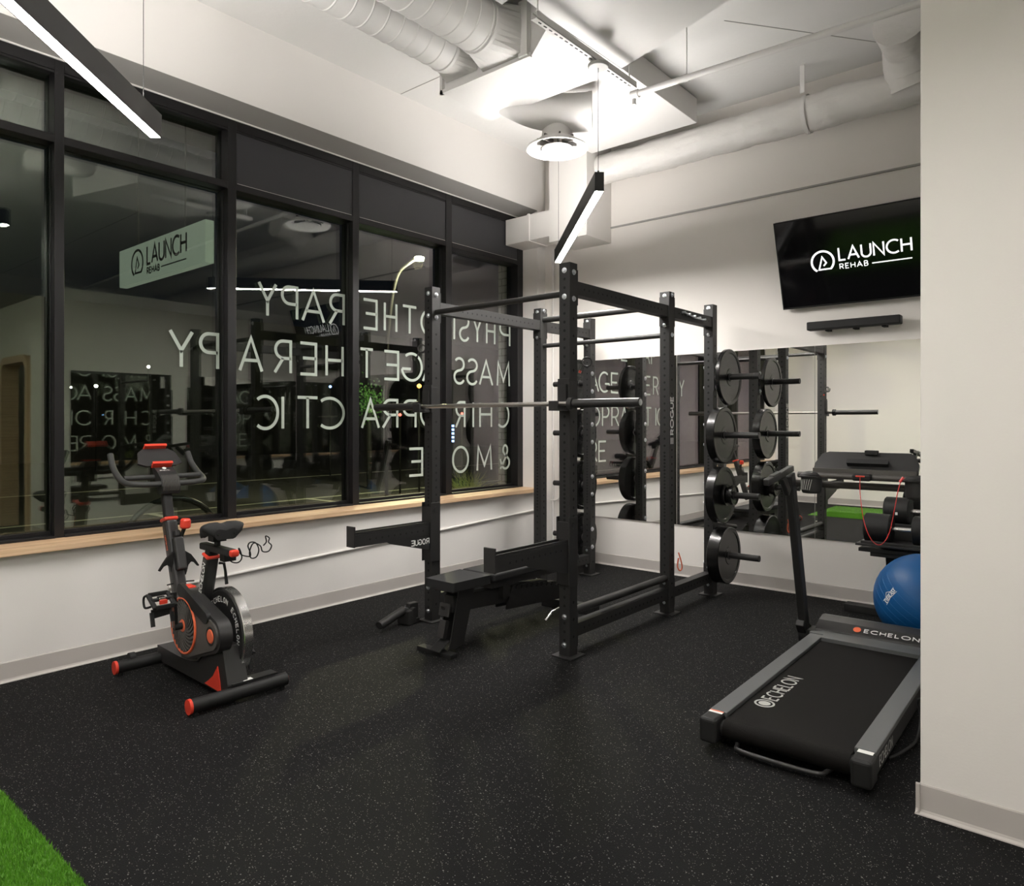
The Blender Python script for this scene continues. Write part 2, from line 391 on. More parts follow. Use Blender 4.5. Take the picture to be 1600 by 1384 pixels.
# ---- window
MU = [(-.82, -.76), (.370, .421), (1.436, 1.487), (2.498, 2.561), (3.565, 3.627), (4.621, 4.697), (5.660, 5.745)]
GB = GX-.024                                             # outer face of glass
for i in range(6):
    y0, y1 = MU[i][1], MU[i+1][0]
    a, b = MU[i]
    mb = MB(); mb.box((GB-.04, a, .69), (FX, b, 3.505))                # mullion at the left of this bay
    if i == 5: mb.box((GB-.04, *[MU[6][0], .69]), (FX, MU[6][1], 3.505))
    mb.box((GX+.02, a-.006, .73), (GX+.032, a, 3.0)); 
    mb.box((GX+.045, b, .73), (GX+.055, b+.006, 3.0))
    mb.box((GB-.04, y0, 3.018), (FX, y1, 3.066))                       # transom
    mb.box((GB-.04, y0, .69), (FX+.01, y1, .726)); mb.box((GX+.0, y0, .726), (GX+.03, y1, .748))
    mb.box((GB-.04, y0, 3.44), (FX, y1, 3.505)); mb.box((FX-.02, y0, 3.425), (FX-.004, y1, 3.44))
    o = struct(mb.build('window_%d' % (i+1), 'frame', bevel=.0015, seg=1), 'dark framed window bay %d' % (i+1), 'window')
    MB().box((GB, y0, .726), (GX, y1, 3.018)).build('glass_pane', 'glass', o)
    if i < 3: MB().box((GB, y0, 3.066), (GX, y1, 3.44)).build('transom_pane', 'glass', o)
    else:
        MB().box((GB, y0, 3.066), (FX-.008, y1, 3.435)).build('spandrel_panel', 'panel', o)
        MB().box((FX-.008, y0+.01, 3.066), (FX-.002, y1-.01, 3.0695)).build('bead', 'bar', o)
# partition doorway with rounded oak lining
mb = MB(); R = .16
pth = [(.66, 0), (.66, 2.19-R)]+arc(.66+R, 2.19-R, R, R, 180, 90, 8)+arc(1.72-R, 2.19-R, R, R, 90, 0, 8)+[(1.72, 0)]
mb.ribbon(pth, .09, fr((0, 3.02, 0), (1, 0, 0), (0, 0, 1)), .20)
struct(mb.build('door_1', 'oak'), 'oak lined doorway in the partition', 'door')
# mirrors on back wall and on the side of the partition
for k, (a, b) in enumerate([(-4.06, -3.002), (-2.998, -1.799), (-1.795, -.53)]):
    tag(MB().box((a, BYY-.012, .463), (b, BYY, 1.995)).build('wall_mirror', 'mirror'),
        ['frameless mirror panel on the back wall nearest the window', 'frameless mirror panel on the back wall behind the plates', 'frameless mirror panel on the back wall below the soundbar'][k], 'mirror', 'gym wall mirrors')
tag(MB().box((-.528, 4.26, .463), (-.516, 5.85, 1.98)).build('wall_mirror', 'mirror'), 'frameless mirror panel on the partition side beyond the treadmill', 'mirror', 'gym wall mirrors')
tag(MB().box((-.528, 2.93, .463), (-.516, 4.08, 1.98)).build('wall_mirror', 'mirror'), 'frameless mirror panel on the partition side beside the treadmill', 'mirror', 'gym wall mirrors')
MB_ = MB().box((-1.798, BYY-.013, .463), (-1.796, BYY-.002, 1.995)); struct(MB_.build('trim_5', 'soffit'), 'seam between two mirror panels')

# ================================================================ lettering on the glass (reads from outside)
TG = fr((GX+.0015, 0, 0), (0, -1, 0), (0, 0, 1))         # x axis runs towards -y; drawn on the room side of the pane
LET = {  # (letter, y at its left from outside, y at its right)
 'physiotherapy': (2.180, [('P', 5.635, 5.470), ('H', 5.40, 5.27), ('Y', 5.20, 5.07), ('S', 5.02, 4.885), ('I', 4.82, 4.815), ('O', 4.642, 4.385), ('T', 4.333, 4.165), ('H', 4.100, 3.960), ('E', 3.880, 3.732), ('R', 3.540, 3.395), ('A', 3.350, 3.145), ('P', 3.105, 2.965), ('Y', 2.925, 2.775)]),
 'massage': (1.762, [('M', 5.630, 5.430), ('A', 5.365, 5.165), ('S', 5.140, 4.985), ('S', 4.955, 4.810), ('A', 4.635, 4.405), ('G', 4.400, 4.175), ('E', 4.120, 3.955), ('T', 3.840, 3.700), ('H', 3.530, 3.365), ('E', 3.275, 3.125), ('R', 3.050, 2.905), ('A', 2.810, 2.625), ('P', 2.470, 2.335), ('Y', 2.290, 2.130)]),
 'chiropractic': (1.340, [('C', 5.620, 5.450), ('H', 5.350, 5.170), ('I', 5.085, 5.08), ('R', 4.960, 4.830), ('O', 4.640, 4.380), ('P', 4.325, 4.170), ('R', 4.110, 3.940), ('A', 3.905, 3.715), ('C', 3.540, 3.315), ('T', 3.290, 3.100), ('I', 2.985, 2.98), ('C', 2.940, 2.765)]),
 'more': (.908, [('&', 5.640, 5.470), ('M', 5.350, 5.130), ('O', 5.010, 4.790), ('R', 4.630, 4.440), ('E', 4.405, 4.240)]),
}
for k, (nm, (z0, L)) in enumerate(LET.items()):
    wl = thing('window_lettering', (GX, 4.3, z0), ['reversed PHYSIOTHERAPY lettering, top line on the window', 'reversed MASSAGE THERAPY lettering, second line on the window',
        'reversed CHIROPRACTIC lettering, third line on the window', 'reversed & MORE lettering, lowest line on the window'][k], 'lettering', group='window lettering')
    mb = MB()
    for ch, a, b in L: glyph(mb, ch, TG, -a, z0, max(abs(a-b)-.01, .004), .240, .0235, .0012); mb.cut()
    mb.build('letter', 'vinyl', wl)

# ================================================================ turf
mb = MB().box((-3.45, -.63, 0), (3.5, .797, .006))
n0 = 60000
vs = []; fs = []
for i in range(n0):
    near = i < 46000
    x = random.uniform(-3.3, -1.9) if near else random.uniform(-3.45, -.5); y = random.uniform(.25, .797) if near else random.uniform(-.63, .797)
    a = random.uniform(0, 2*PI); ww = .0016; hh = random.uniform(.010, .019); lx = random.uniform(-.006, .006); ly = random.uniform(-.006, .006)
    dx = math.cos(a)*ww; dy = math.sin(a)*ww; o = len(vs)
    vs += [(x-dx, y-dy, .005), (x+dx, y+dy, .005), (x+lx, y+ly, .005+hh)]; fs.append((o, o+1, o+2))
mb.add(vs, fs, 1)
tag(mb.build('turf_strip', ['turf', 'blade']), 'bright green artificial turf strip on the black floor', 'turf', kind='stuff')

# ================================================================ ceiling services
def T_(name, parts_label, cat, loc): return thing(name, loc, parts_label, cat)
# plenum box over the rack
P = thing('rectangular_duct', (-3.1, 3.8, 3.7), 'white painted sheet metal duct box over the rack, lit by the pendant', 'duct')
mb = MB(); poly = [(-3.585, 3.50), (-2.795, 3.50), (-2.54, 3.32), (-2.462, 3.265), (-2.445, 4.02), (-3.635, 4.04)]
mb.prism(poly, Matrix.Identity(4), 3.70, 4.03)
mb.build('duct_body', 'duct', P, bevel=.003)
mb = MB(); mb.box((-3.60, 3.478, 3.69), (-2.79, 3.50, 3.715)); mb.box((-3.60, 3.478, 3.69), (-3.575, 3.50, 3.86)); mb.box((-2.87, 3.46, 3.70), (-2.80, 3.50, 4.05))
mb.build('flange', 'duct', P)
tag(MB().prism([(-2.455, 3.24), (-2.44, 2.9), (-1.45, 2.65), (-1.45, 3.69), (-2.32, 3.97), (-2.44, 4.0)], Matrix.Identity(4), 3.70, 4.02).build('rectangular_duct', 'duct', bevel=.003),
    'broad white duct nearest the camera, right of the slotted channel', 'duct')
tag(MB().box((-3.75, 4.06, 3.895), (-2.648, 5.54, 4.10)).build('rectangular_duct', 'duct', bevel=.003), 'shallow white duct box high up near the back wall', 'duct')
tag(MB().prism([(-2.86, 2.8), (-2.62, 2.75), (-2.62, 3.22), (-2.83, 3.26)], Matrix.Identity(4), 3.93, 4.10).build('rectangular_duct', 'duct'), 'small white duct offset at the top edge', 'duct')
# spiral ducts
def spiral(cx, cz, r, y0, y1, label, mouth):
    prof = []; y = y0
    while y < y1-.06:
        prof += [(r, y), (r, y+.096), (r+.004, y+.101), (r+.004, y+.106), (r, y+.111)]; y += .115
    prof += [(r, y1-.03), (r+.008, y1-.026), (r+.008, y1-.004), (r, y1)]
    root = thing('spiral_duct', (cx, y1, cz-r), label, 'duct', group='painted spiral ducts')
    MB().lathe([(a, b) for a, b in prof], (cx, 0, cz), (0, 1, 0), 40).build('duct_pipe', 'duct', root)
    x0, x1, z0, z1, ym = mouth; mb = MB(); n = 32
    vs = [(cx+r*math.cos(2*PI*k/n), y1, cz+r*math.sin(2*PI*k/n)) for k in range(n)]
    for k in range(n):
        c = math.cos(2*PI*k/n); s_ = math.sin(2*PI*k/n); q = max(abs(c), abs(s_))
        vs.append(((x0+x1)/2+(x1-x0)/2*c/q, ym, (z0+z1)/2+(z1-z0)/2*s_/q))
    mb.add(vs, [(k, (k+1) % n, n+(k+1) % n, n+k) for k in range(n)], 0, False)
    mb.build('square_collar', 'duct', root)
spiral(-3.42, 3.895, .140, -.9, 3.36, 'smaller white spiral duct, the one nearer the window', (-3.55, -3.26, 3.76, 4.02, 3.495))
spiral(-3.03, 3.875, .165, -.9, 3.28, 'larger white spiral duct, the one further from the window', (-3.20, -2.84, 3.72, 4.03, 3.495))
tag(MB().tube(smooth_path([(-2.98, 1.75, 3.68), (-2.94, 2.05, 3.65), (-2.83, 2.28, 3.63), (-2.66, 2.30, 3.63), (-2.4, 2.0, 3.66)], 5), .09, 24).build('flexible_duct', 'duct'), 'short bent white duct crossing above the spiral ducts', 'duct')
# elbow, neck and round diffuser
D = thing('round_diffuser', (-3.18, 4.29, 3.43), 'round white ceiling diffuser hanging above the far pendant lamp', 'air diffuser')
MB().lathe([(.105, .18), (.12, .06), (.15, .045), (.225, .012), (.232, 0), (.226, -.006), (.17, .022), (.15, .06)], (-3.18, 4.29, 3.44), (0, 0, 1), 40).build('outer_cone', 'duct', D)
MB().lathe([(.001, -.028), (.06, -.026), (.115, -.008), (.118, 0), (.07, .02), (.001, .022)], (-3.18, 4.29, 3.445), (0, 0, 1), 36).build('inner_cone', 'duct', D)
mb = MB()
for k in range(8):
    a = 2*PI*k/8; mb.beam((-3.18+.05*math.cos(a), 4.29+.05*math.sin(a), 3.49), (-3.18+.15*math.cos(a), 4.29+.15*math.sin(a), 3.49), .012, .05).cut()
mb.build('vane', 'grey', D)
MB().cyl((-3.18, 4.29, 3.50), (-3.18, 4.29, 3.68), .108, 32).build('neck', 'duct', D)
mb = MB().tube(smooth_path([(-3.46, 4.00, 3.84), (-3.38, 4.07, 3.78), (-3.26, 4.18, 3.72), (-3.12, 4.31, 3.70), (-2.95, 4.42, 3.70)], 6), .138, 44); mb.tube([(-2.975, 4.404, 3.70), (-2.95, 4.42, 3.70)], .143, 44); mb.build('branch_duct', 'duct', D)
# strut channel
S = thing('strut_channel', (-2.40, 3.5, 3.585), 'slotted white metal strut channel hung under the ceiling', 'bracket')
mb = MB(); mb.box((-2.421, 3.03, 3.585), (-2.380, 4.09, 3.588)); mb.box((-2.421, 3.03, 3.585), (-2.4185, 4.09, 3.626)); mb.box((-2.3825, 3.03, 3.585), (-2.380, 4.09, 3.626))
mb.box((-2.4185, 3.03, 3.622), (-2.411, 4.09, 3.626)); mb.box((-2.390, 3.03, 3.622), (-2.3825, 4.09, 3.626))
y = 3.08
while y < 4.06:
    mb.prism([(.007*math.cos(t*PI/4)+(.008 if math.cos(t*PI/4) > 0 else -.008), .006*math.sin(t*PI/4)) for t in range(8)], fr((-2.4005, y, 3.5848), (0, 1, 0), (1, 0, 0)), -.0003, .0002, 1); y += .05
mb.build('channel', ['duct', 'matte'], S)
for y in (3.06, 4.03): MB().cyl((-2.4, y, 3.58), (-2.4, y, 4.11), .005, 8).build('hanger_rod', 'duct', S)
# sprinkler pipe
S = thing('sprinkler_pipe', (-1.5, 4.52, 3.74), 'thin white sprinkler pipe running across to the right', 'pipe')
MB().cyl((-2.63, 4.495, 3.76), (5.0, 4.75, 3.76), .022, 16).build('pipe_run', 'duct', S)
mb = MB().cyl((-2.66, 4.494, 3.76), (-2.60, 4.496, 3.76), .030, 14); mb.cyl((-2.64, 4.5, 3.76), (-2.64, 4.5, 3.69), .014, 10); mb.cyl((-2.64, 4.5, 3.685), (-2.64, 4.5, 3.69), .02, 12)
mb.build('sprinkler_head', 'duct', S)
for x in (-2.231, .8): MB().cyl((x, 4.51, 3.76), (x, 4.51, 4.11), .004, 8).lathe([(.026, -.012), (.026, .012)], (x, 4.51, 3.76), (1, 0, 0), 14).build('hanger_rod', 'duct', S)
# insulated duct along back wall
import mathutils
def crumple(mb, axis_pts, amp, f):
    out = []
    for p in mb.v:
        c = min(axis_pts, key=lambda q: (q-p).length); d = (p-c); n_ = mathutils.noise.noise(p*f)+.6*abs(mathutils.noise.noise(p*f*2.3))
        out.append(p+d.normalized()*amp*n_)
    mb.v = out
S = thing('insulated_duct', (-2.2, 5.70, 3.66), 'fat wrapped white duct along the top of the back wall', 'duct')
mb = MB(); pts = []; rs = []
x = -3.695
while x < 4.5: pts.append((x, 5.705, 3.785)); rs.append(.134+random.uniform(-.003, .004)); x += .035
mb.tube(pts, rs, 56); mb.v = [p+(Vector((p.x, 5.705, 3.785))-p).normalized()*-.014*(mathutils.noise.noise(p*7)+.7*abs(mathutils.noise.noise(Vector((p.x*9, p.y*17, p.z*17))))) for p in mb.v]; mb.build('wrapped_run', 'wrap', S)
mb = MB(); bp = smooth_path([(-1.05, 5.68, 3.78), (-1.07, 5.62, 3.90), (-1.06, 5.45, 4.00), (-1.05, 5.2, 4.03)], 10); mb.tube(bp, .165, 48); crumple(mb, bp, .018, 8); mb.build('wrapped_branch', 'wrap', S)
mb = MB().box((-1.815, 5.56, 3.90), (-1.78, 5.565, 4.11)); mb.lathe([(.146, -.016), (.146, .016)], (-1.80, 5.705, 3.785), (1, 0, 0), 30); mb.build('hanger_strap', 'duct', S)
# boxed duct in the corner
S = thing('corner_duct', (-4.2, 5.65, 3.18), 'white boxed duct stepping round the corner above the window end', 'duct')
mb = MB().box((-4.69, 5.455, 3.18), (-3.712, 5.744, 3.435)); mb.build('horizontal_box', 'wallw', S, bevel=.003)
MB().box((-4.136, 5.452, 3.12), (-3.70, BYY-.003, CZ)).build('vertical_box', 'wallw', S, bevel=.003)
MB().box((-4.40, 5.443, 3.172), (-4.375, 5.744, 3.442)).build('flange', 'wallw', S)
# conduits
tag(MB().tube([(WX+.012, 2.0, .355), (WX+.012, 5.83, .495)], .011, 10).build('wall_conduit', 'wallw'), 'thin white conduit running along the wall under the sill', 'conduit')
tag(MB().tube([(-4.395, BYY-.016, .12), (-4.395, BYY-.016, 3.17)], .012, 10).build('wall_conduit', 'wallw'), 'thin white vertical conduit in the corner beside the window', 'conduit')
tag(MB().tube(smooth_path([(-4.33, BYY-.012, 1.8), (-4.325, BYY-.014, 1.1), (-4.30, BYY-.03, .78), (-4.27, BYY-.035, .70), (-4.32, BYY-.03, .60), (-4.42, BYY-.02, .58)], 6), .007, 8).build('hanging_cable', 'wallw'), 'white cable looping down the corner of the back wall', 'cable')
# electrical stub: thin dark seams in ceiling slab
for k, (a, b) in enumerate([((-4.5, 1.9), (6, 1.9)), ((-4.5, 3.9), (6, 3.9)), ((-2.0, 4.6), (-1.05, 5.87))]):
    struct(MB().beam((*a, CZ-.001), (*b, CZ-.001), .006, .003).build('trim_%d' % (6+k), 'soffit'), 'joint line in the ceiling')

# ---- pendant lamps
U = Vector((-.6938, .7201, 0)).normalized()
def pendant(far, L, label, cans, k_):
    f = Vector(far); n = f-U*L; c = (f+n)/2
    root = thing('pendant_lamp', (c.x, c.y, 2.79), label, 'lamp', group='black linear pendant lamps')
    z0 = 2.79; hw = .028; hh = .115; r = U.cross(Vector((0, 0, 1)))
    T = fr(n+Vector((0, 0, z0)), r, (0, 0, 1))                # z axis of this frame = r x up
    s = 1 if T.to_3x3().col[2].dot(U) > 0 else -1
    out = [(-hw, 0), (-hw+.004, 0), (-hw+.004, .012), (hw-.004, .012), (hw-.004, 0), (hw, 0), (hw, hh), (hw-.006, hh), (hw-.006, hh-.014), (-hw+.006, hh-.014), (-hw+.006, hh), (-hw, hh)]
    if s > 0: mb = MB().prism(out, T, .006, L-.006)
    else: mb = MB().prism(out, T, -L+.006, -.006)
    hs = mb.build('housing', 'lampb', root)
    mb = MB()
    for e in (0, L-.006): mb.prism([(-hw, .0), (hw, .0), (hw, hh), (-hw, hh)], T, s*e, s*(e+.006)).cut()
    mb.build('end_cap', 'lampb', hs)
    MB().prism([(-hw+.004, .001), (hw-.004, .001), (hw-.004, .011), (-hw+.004, .011)], T, s*.006, s*(L-.006)).build('diffuser', 'down%d' % k_, root)
    MB().prism([(-hw+.007, hh-.0135), (hw-.007, hh-.0135), (hw-.007, hh-.006), (-hw+.007, hh-.006)], T, s*.42, s*(L-.05)).build('upper_diffuser', 'up%d' % k_, root)
    for q, zt, disc in cans:
        p = n+U*(L*q); mb = MB().cyl((p.x, p.y, z0+hh-.01), (p.x, p.y, zt), .0016, 6)
        mb.cyl((p.x, p.y, z0+hh-.003), (p.x, p.y, z0+hh+.02), .006, 8); mb.build('suspension_wire', 'lampb', root)
        if disc: MB().lathe([(.001, -.006), (.058, -.006), (.064, 0), (.064, .012), (.001, .012)], (p.x, p.y, zt-.012), (0, 0, 1), 28).build('canopy', 'greyp', root)
pendant((-3.72, 5.03, 0), 1.95, 'black linear pendant lamp over the rack, lit along its underside', [(.02, 3.573, True), (.97, 3.89, False)], 0)
pendant((-3.60, 1.54, 0), 1.95, 'black linear pendant lamp at the top left above the exercise bike', [(.93, 3.752, True), (.06, 4.11, True)], 1)
pendant((-.85, 1.45, 0), 1.95, 'unseen black linear pendant lamp added as fill light over the green turf strip', [(.93, 4.11, True), (.06, 4.11, True)], 2)  # unseen extra pendant, added to light the partition front
pendant((3.2, 1.7, 0), 1.95, 'unseen black linear pendant lamp added as fill light beyond the partition corner', [(.93, 4.11, True), (.06, 4.11, True)], 3)  # another unseen pendant, added for general fill from the right

# ================================================================ television, soundbar
up = Vector((0, -.22, .632)).normalized()
TV = thing('television', (-1.41, 5.80, 2.30), 'black wall television tilted down, showing the LAUNCH REHAB logo', 'television')
T = fr((-1.41, 5.80, 2.295), (1, 0, 0), up); hw = .613; hh = .688
MB().prism([(-hw, 0), (hw, 0), (hw, hh), (-hw, hh)], T, -.045, 0).build('bezel', 'matte', TV, bevel=.003)
MB().prism([(-hw+.008, .014), (hw-.008, .014), (hw-.008, hh-.008), (-hw+.008, hh-.008)], T, .0, .0015).build('screen', 'screen', TV)
scr = [o for o in TV.children if o.name.startswith('screen')][0]
def logo(mb, T, x, y, r, st, t=.0008):
    mb.ribbon(arc(x, y, r, r, -48, 236, 34), st, T, t)
    mb.ribbon([(x+r*.69, y-r*.72), (x-r*.38, y-r*.72), (x-.02*r, y+r*.45), (x+r*.32, y-r*.12), (x+.06*r, y-r*.40)], st*.75, T, t)
mb = MB(); Tl = T @ Matrix.Translation((0, 0, .0016))
logo(mb, Tl, -.275, .34, .080, .015)
text_fit(mb, 'LAUNCH', Tl, -.155, .335, .485, .092, .0125, .22)
text_fit(mb, 'REHAB', Tl, -.155, .270, .195, .036, .006, .36); mb.ribbon([(.068, .282), (.330, .282)], .008, Tl, .0008)
mb.build('logo_graphic', 'logo', scr)
mb = MB(); mb.box((-1.6, 5.80, 2.45), (-1.2, 5.872, 2.75)); mb.beam((-1.41, 5.81, 2.5), (-1.41, 5.782, 2.5), .3, .12); mb.build('wall_bracket', 'matte', TV)
SB = thing('soundbar', (-1.49, 5.80, 2.105), 'slim black soundbar mounted on the back wall under the television', 'soundbar')
MB().box((-1.825, 5.745, 2.107), (-1.165, 5.83, 2.172)).build('body', 'matte', SB, bevel=.008)
mb = MB()
for x in (-1.7, -1.5, -1.3): mb.box((x, 5.80, 2.098), (x+.03, BYY-.001, 2.115)).cut()
mb.build('mount', 'matte', SB)

# ================================================================ power rack
XR = -2.426; XL = -3.671; w3 = .0762
PY = [3.40, 4.63, 5.362]
RK = thing('power_rack', (-3.0485, 4.4, 0), 'black six post power rack with pull-up bars, in front of the mirrors', 'power rack')
def bolt(o, n, r=.013, par=RK):
    mb = MB(); mb.lathe([(r*1.28, 0), (r*1.28, .003), (r*.86, .0035), (r*.86, .010), (r*.6, .012), (.0005, .012)], o, n, 14); return mb.build('bolt', 'zinc', par)
def holes(mb, o, n, u, z0, z1, step, mi=1):
    z = z0; T0 = Vector(o); n = Vector(n); u = Vector(u)
    while z <= z1:
        c = T0+Vector((0, 0, z)); vs = [c+n*.0006+u*(.0088*math.cos(a*PI/5))+Vector((0, 0, 1))*(.0088*math.sin(a*PI/5)) for a in range(10)]
        mb.add(vs, [tuple(range(10))], mi); z += step if not (.62 < z < 1.15) else step/2
for x0 in (XL, XR-w3):
    for k, y0 in enumerate(PY):
        mb = MB().box((x0, y0, .008), (x0+w3, y0+w3, 2.33)); xm = x0+w3/2; ym = y0+w3/2
        holes(mb, (xm, y0, 0), (0, -1, 0), (1, 0, 0), .10, 2.29, .0508); holes(mb, (xm, y0+w3, 0), (0, 1, 0), (1, 0, 0), .10, 2.29, .0508)
        holes(mb, (x0+w3, ym, 0), (1, 0, 0), (0, 1, 0), .12, 2.10, .1016); holes(mb, (x0, ym, 0), (-1, 0, 0), (0, 1, 0), .12, 2.10, .1016)
        mb.build('upright', ['black', 'hole'], RK, bevel=.0)
        MB().box((x0-.035, y0-.035, 0), (x0+w3+.035, y0+w3+.035, .009)).build('foot_plate', 'black', RK, bevel=.003)
def xbeam(a, b, hs=True, name='crossmember'):
    mb = MB(); mb.box(a, b)
    if hs:
        y = a[1]+.08; zc = (a[2]+b[2])/2
        while y < b[1]-.06:
            for xx, nn in ((b[0], 1), (a[0], -1)):
                vs = [(xx+.0006*nn, y+.0075*math.cos(t*PI/4), zc+.0075*math.sin(t*PI/4)) for t in range(8)]; mb.add(vs, [tuple(range(8))], 1)
            y += .0508
    mb.build(name, ['black', 'hole'], RK)
for x0 in (XL, XR-w3):
    for k in range(2):
        ya, yb = PY[k]+w3, PY[k+1]
        xbeam((x0+.004, ya, 2.148), (x0+w3-.004, yb, 2.228)); xbeam((x0+.004, ya, .112), (x0+w3-.004, yb, .188))
        mb = MB()
        for yy, s_ in ((ya, 1), (yb, -1)):
            for zz in (2.188, .15):
                mb.box((x0-.001, yy, zz-.105 if zz > 1 else .055), (x0+w3+.001, yy+s_*.0065, min(zz+.105, 2.30))).cut()
        mb.build('gusset_plate', 'black', RK)
def xtube(p, q, r, name): MB().cyl(p, q, r, 18).build(name, 'black', RK)
xa, xb = XL+w3, XR-w3
xtube((xa, 3.44, 2.155), (xb, 3.44, 2.155), .018, 'pull_up_bar')
xtube((xa, 4.668, 2.235), (xb, 4.668, 2.235), .024, 'pull_up_bar')
xtube((xa, 4.668, 2.02), (xb, 4.668, 2.02), .018, 'pull_up_bar')
for x0 in (XL, XR-w3): MB().cyl((x0+.04, 3.476, .258), (x0+.04, 4.63, .258), .025, 16).build('storage_tube', 'black', RK)
# bolts at the joints
for x0 in (XL, XR-w3):
    xm = x0+.038
    for k, y0 in enumerate(PY):
        for z in ((2.285, 2.13) if k == 0 else (2.30, 2.09)): bolt((xm, y0-.001, z), (0, -1, 0))
        for z in (.238, .072) if k < 1 else (.225, .085): bolt((xm, y0-.001, z), (0, -1, 0))
        if k < 2:
            for z in ((2.275, 2.118) if k == 0 else (2.31, 2.02)): bolt((x0+w3+.001, y0+.038, z), (1, 0, 0))
# logo on the middle right upright
mb = MB(); T = fr((XR+.0008, 4.63+.066, 1.20), (0, 0, 1), (0, -1, 0))
x = .10; mb.ribbon([(.03, .012), (.075, .012)], .007, T); mb.ribbon([(.03, .029), (.075, .029)], .007, T); mb.ribbon([(.03, .046), (.075, .046)], .007, T)
text(mb, 'ROGUE', T, .10, .008, .042, .011, 1.35, .28); mb.build('logo_decal', 'white', RK)
# storage pegs with back plates
PZ = [1.745, 1.285, .812, .335]
for z in PZ:
    for x0, s_ in ((XR, 1), (XL, -1)):
        mb = MB(); mb.cyl((x0+s_*.008, 5.40, z), (x0+s_*.362, 5.40, z), .0245, 20); mb.box((x0, 5.362, z-.11), (x0+s_*.008, 5.438, z+.11))
        mb.cyl((x0+s_*.008, 5.40, z), (x0+s_*.02, 5.40, z), .036, 20); mb.build('storage_peg', 'black', RK)
    for dz in (.083, -.078):
        bolt((XL+w3+.001, 5.385, z+dz), (1, 0, 0), .016); bolt((XR+.009, 5.40, z+dz), (1, 0, 0))
        bolt((XR-w3-.001, 5.385, z+dz), (-1, 0, 0)); bolt((XL-.009, 5.40, z+dz), (-1, 0, 0))
# multi grip hooks on the upper right rear crossmember
mb = MB()
for k in range(5): mb.cyl((XR, 4.83+k*.085, 2.20-k*.004), (XR+.028, 4.83+k*.085, 2.20-k*.004), .009, 10)
mb.tube([(XR+.02, 4.83, 2.20), (XR+.02, 5.0, 2.178), (XR+.02, 5.17, 2.18)], .006, 8)
mb.build('band_hook', 'zinc', RK)
mb = MB(); mb.tube([(-2.535, 3.44, .27), (-2.53, 3.36, .262), (-2.53, 3.30, .225)], .008, 10); mb.build('pin_handle', 'chrome', RK)

# bumper plates
def plate(x, s_, y, z, R, wd, label, grp='bumper plates on the rack', hub=True):
    root = thing('weight_plate', (x, y, z-R), label, 'weight plate', group=grp)
    a = wd/2
    pr_ = [(.026, -a+.003), (R*.30, -a+.003), (R*.32, -a+.006), (R*.84, -a+.006), (R*.87, -a+.001), (R*.97, -a), (R, -a+.004), (R, a-.004), (R*.97, a), (R*.87, a-.001), (R*.84, a-.006), (R*.32, a-.006), (R*.30, a-.003), (.026, a-.003), (.026, -a+.003)]
    mb = MB().lathe(pr_, (x, y, z), (1, 0, 0), 56)
    rd = mb.build('rubber_disc', 'plate', root)
    if hub:
        MB().lathe([(.0255, -a+.001), (.034, -a+.001), (.036, -a+.004), (.036, a-.004), (.034, a-.001), (.0255, a-.001)], (x, y, z), (1, 0, 0), 28).build('steel_hub', 'dgrey', rd)
zz = 0.0
def on_peg(z): return z-.0015
plate(XR+.115, 1, 5.40, on_peg(PZ[0]), .222, .034, 'thin bumper plate on the top right peg of the rack')
plate(XR+.055, 1, 5.40, on_peg(PZ[1]), .224, .070, 'thick bumper plate on the second right peg of the rack')
plate(XR+.050, 1, 5.40, on_peg(PZ[2]), .224, .074, 'thick bumper plate on the third right peg behind two small plates')
plate(XR+.100, 1, 5.40, on_peg(PZ[2]), .085, .022, 'small black plate against the thick one on the third right peg')
plate(XR+.125, 1, 5.40, on_peg(PZ[2]), .065, .024, 'smaller black plate second from the outside on the third right peg')
plate(XR+.153, 1, 5.40, on_peg(PZ[2]), .080, .028, 'small black plate outermost on the third right peg')
plate(XR+.075, 1, 5.40, on_peg(PZ[3]), .224, .098, 'very thick bumper plate on the lowest right peg of the rack')
plate(XL-.080, -1, 5.40, on_peg(PZ[0]), .222, .034, 'thin bumper plate on the top left peg, seen in the mirror')
plate(XL-.120, -1, 5.40, on_peg(PZ[0]), .085, .030, 'small black plate outermost on the top left peg, seen in the mirror')
plate(XL-.060, -1, 5.40, on_peg(PZ[1]), .224, .060, 'bumper plate on the second left peg, seen in the mirror')
plate(XL-.060, -1, 5.40, on_peg(PZ[2]), .224, .070, 'bumper plate on the third left peg, seen in the mirror')
plate(XL-.070, -1, 5.40, on_peg(PZ[3]), .224, .090, 'bumper plate on the lowest left peg, seen in the mirror')
# J cups
YB = 3.332; ZB = 1.495
def jcup(x0, label):
    r_ = thing('j_cup', (x0+.038, 3.36, 1.46), label, 'barbell holder', group='pair of J cups')
    mb = MB(); mb.box((x0-.004, 3.388, 1.455), (x0+w3+.004, 3.3992, 1.645)); mb.box((x0-.006, 3.388, 1.50), (x0-.0005, 3.45, 1.63)); mb.box((x0+w3+.0005, 3.388, 1.50), (x0+w3+.006, 3.45, 1.63))
    mb.box((x0+.006, 3.295, 1.455), (x0+w3-.006, 3.388, 1.472)); mb.box((x0+.006, 3.285, 1.455), (x0+w3-.006, 3.299, 1.512)); br_ = mb.build('bracket', 'black', r_, bevel=.002)
    MB().box((x0+.008, 3.372, 1.472), (x0+w3-.008, 3.388, 1.61)).box((x0+.008, 3.299, 1.472), (x0+w3-.008, 3.372, 1.4808)).build('protective_liner', 'dgrey', br_)
jcup(XR-w3, 'black J cup on the right front rack post holding the bar'); jcup(XL, 'black J cup on the left front rack post holding the bar')
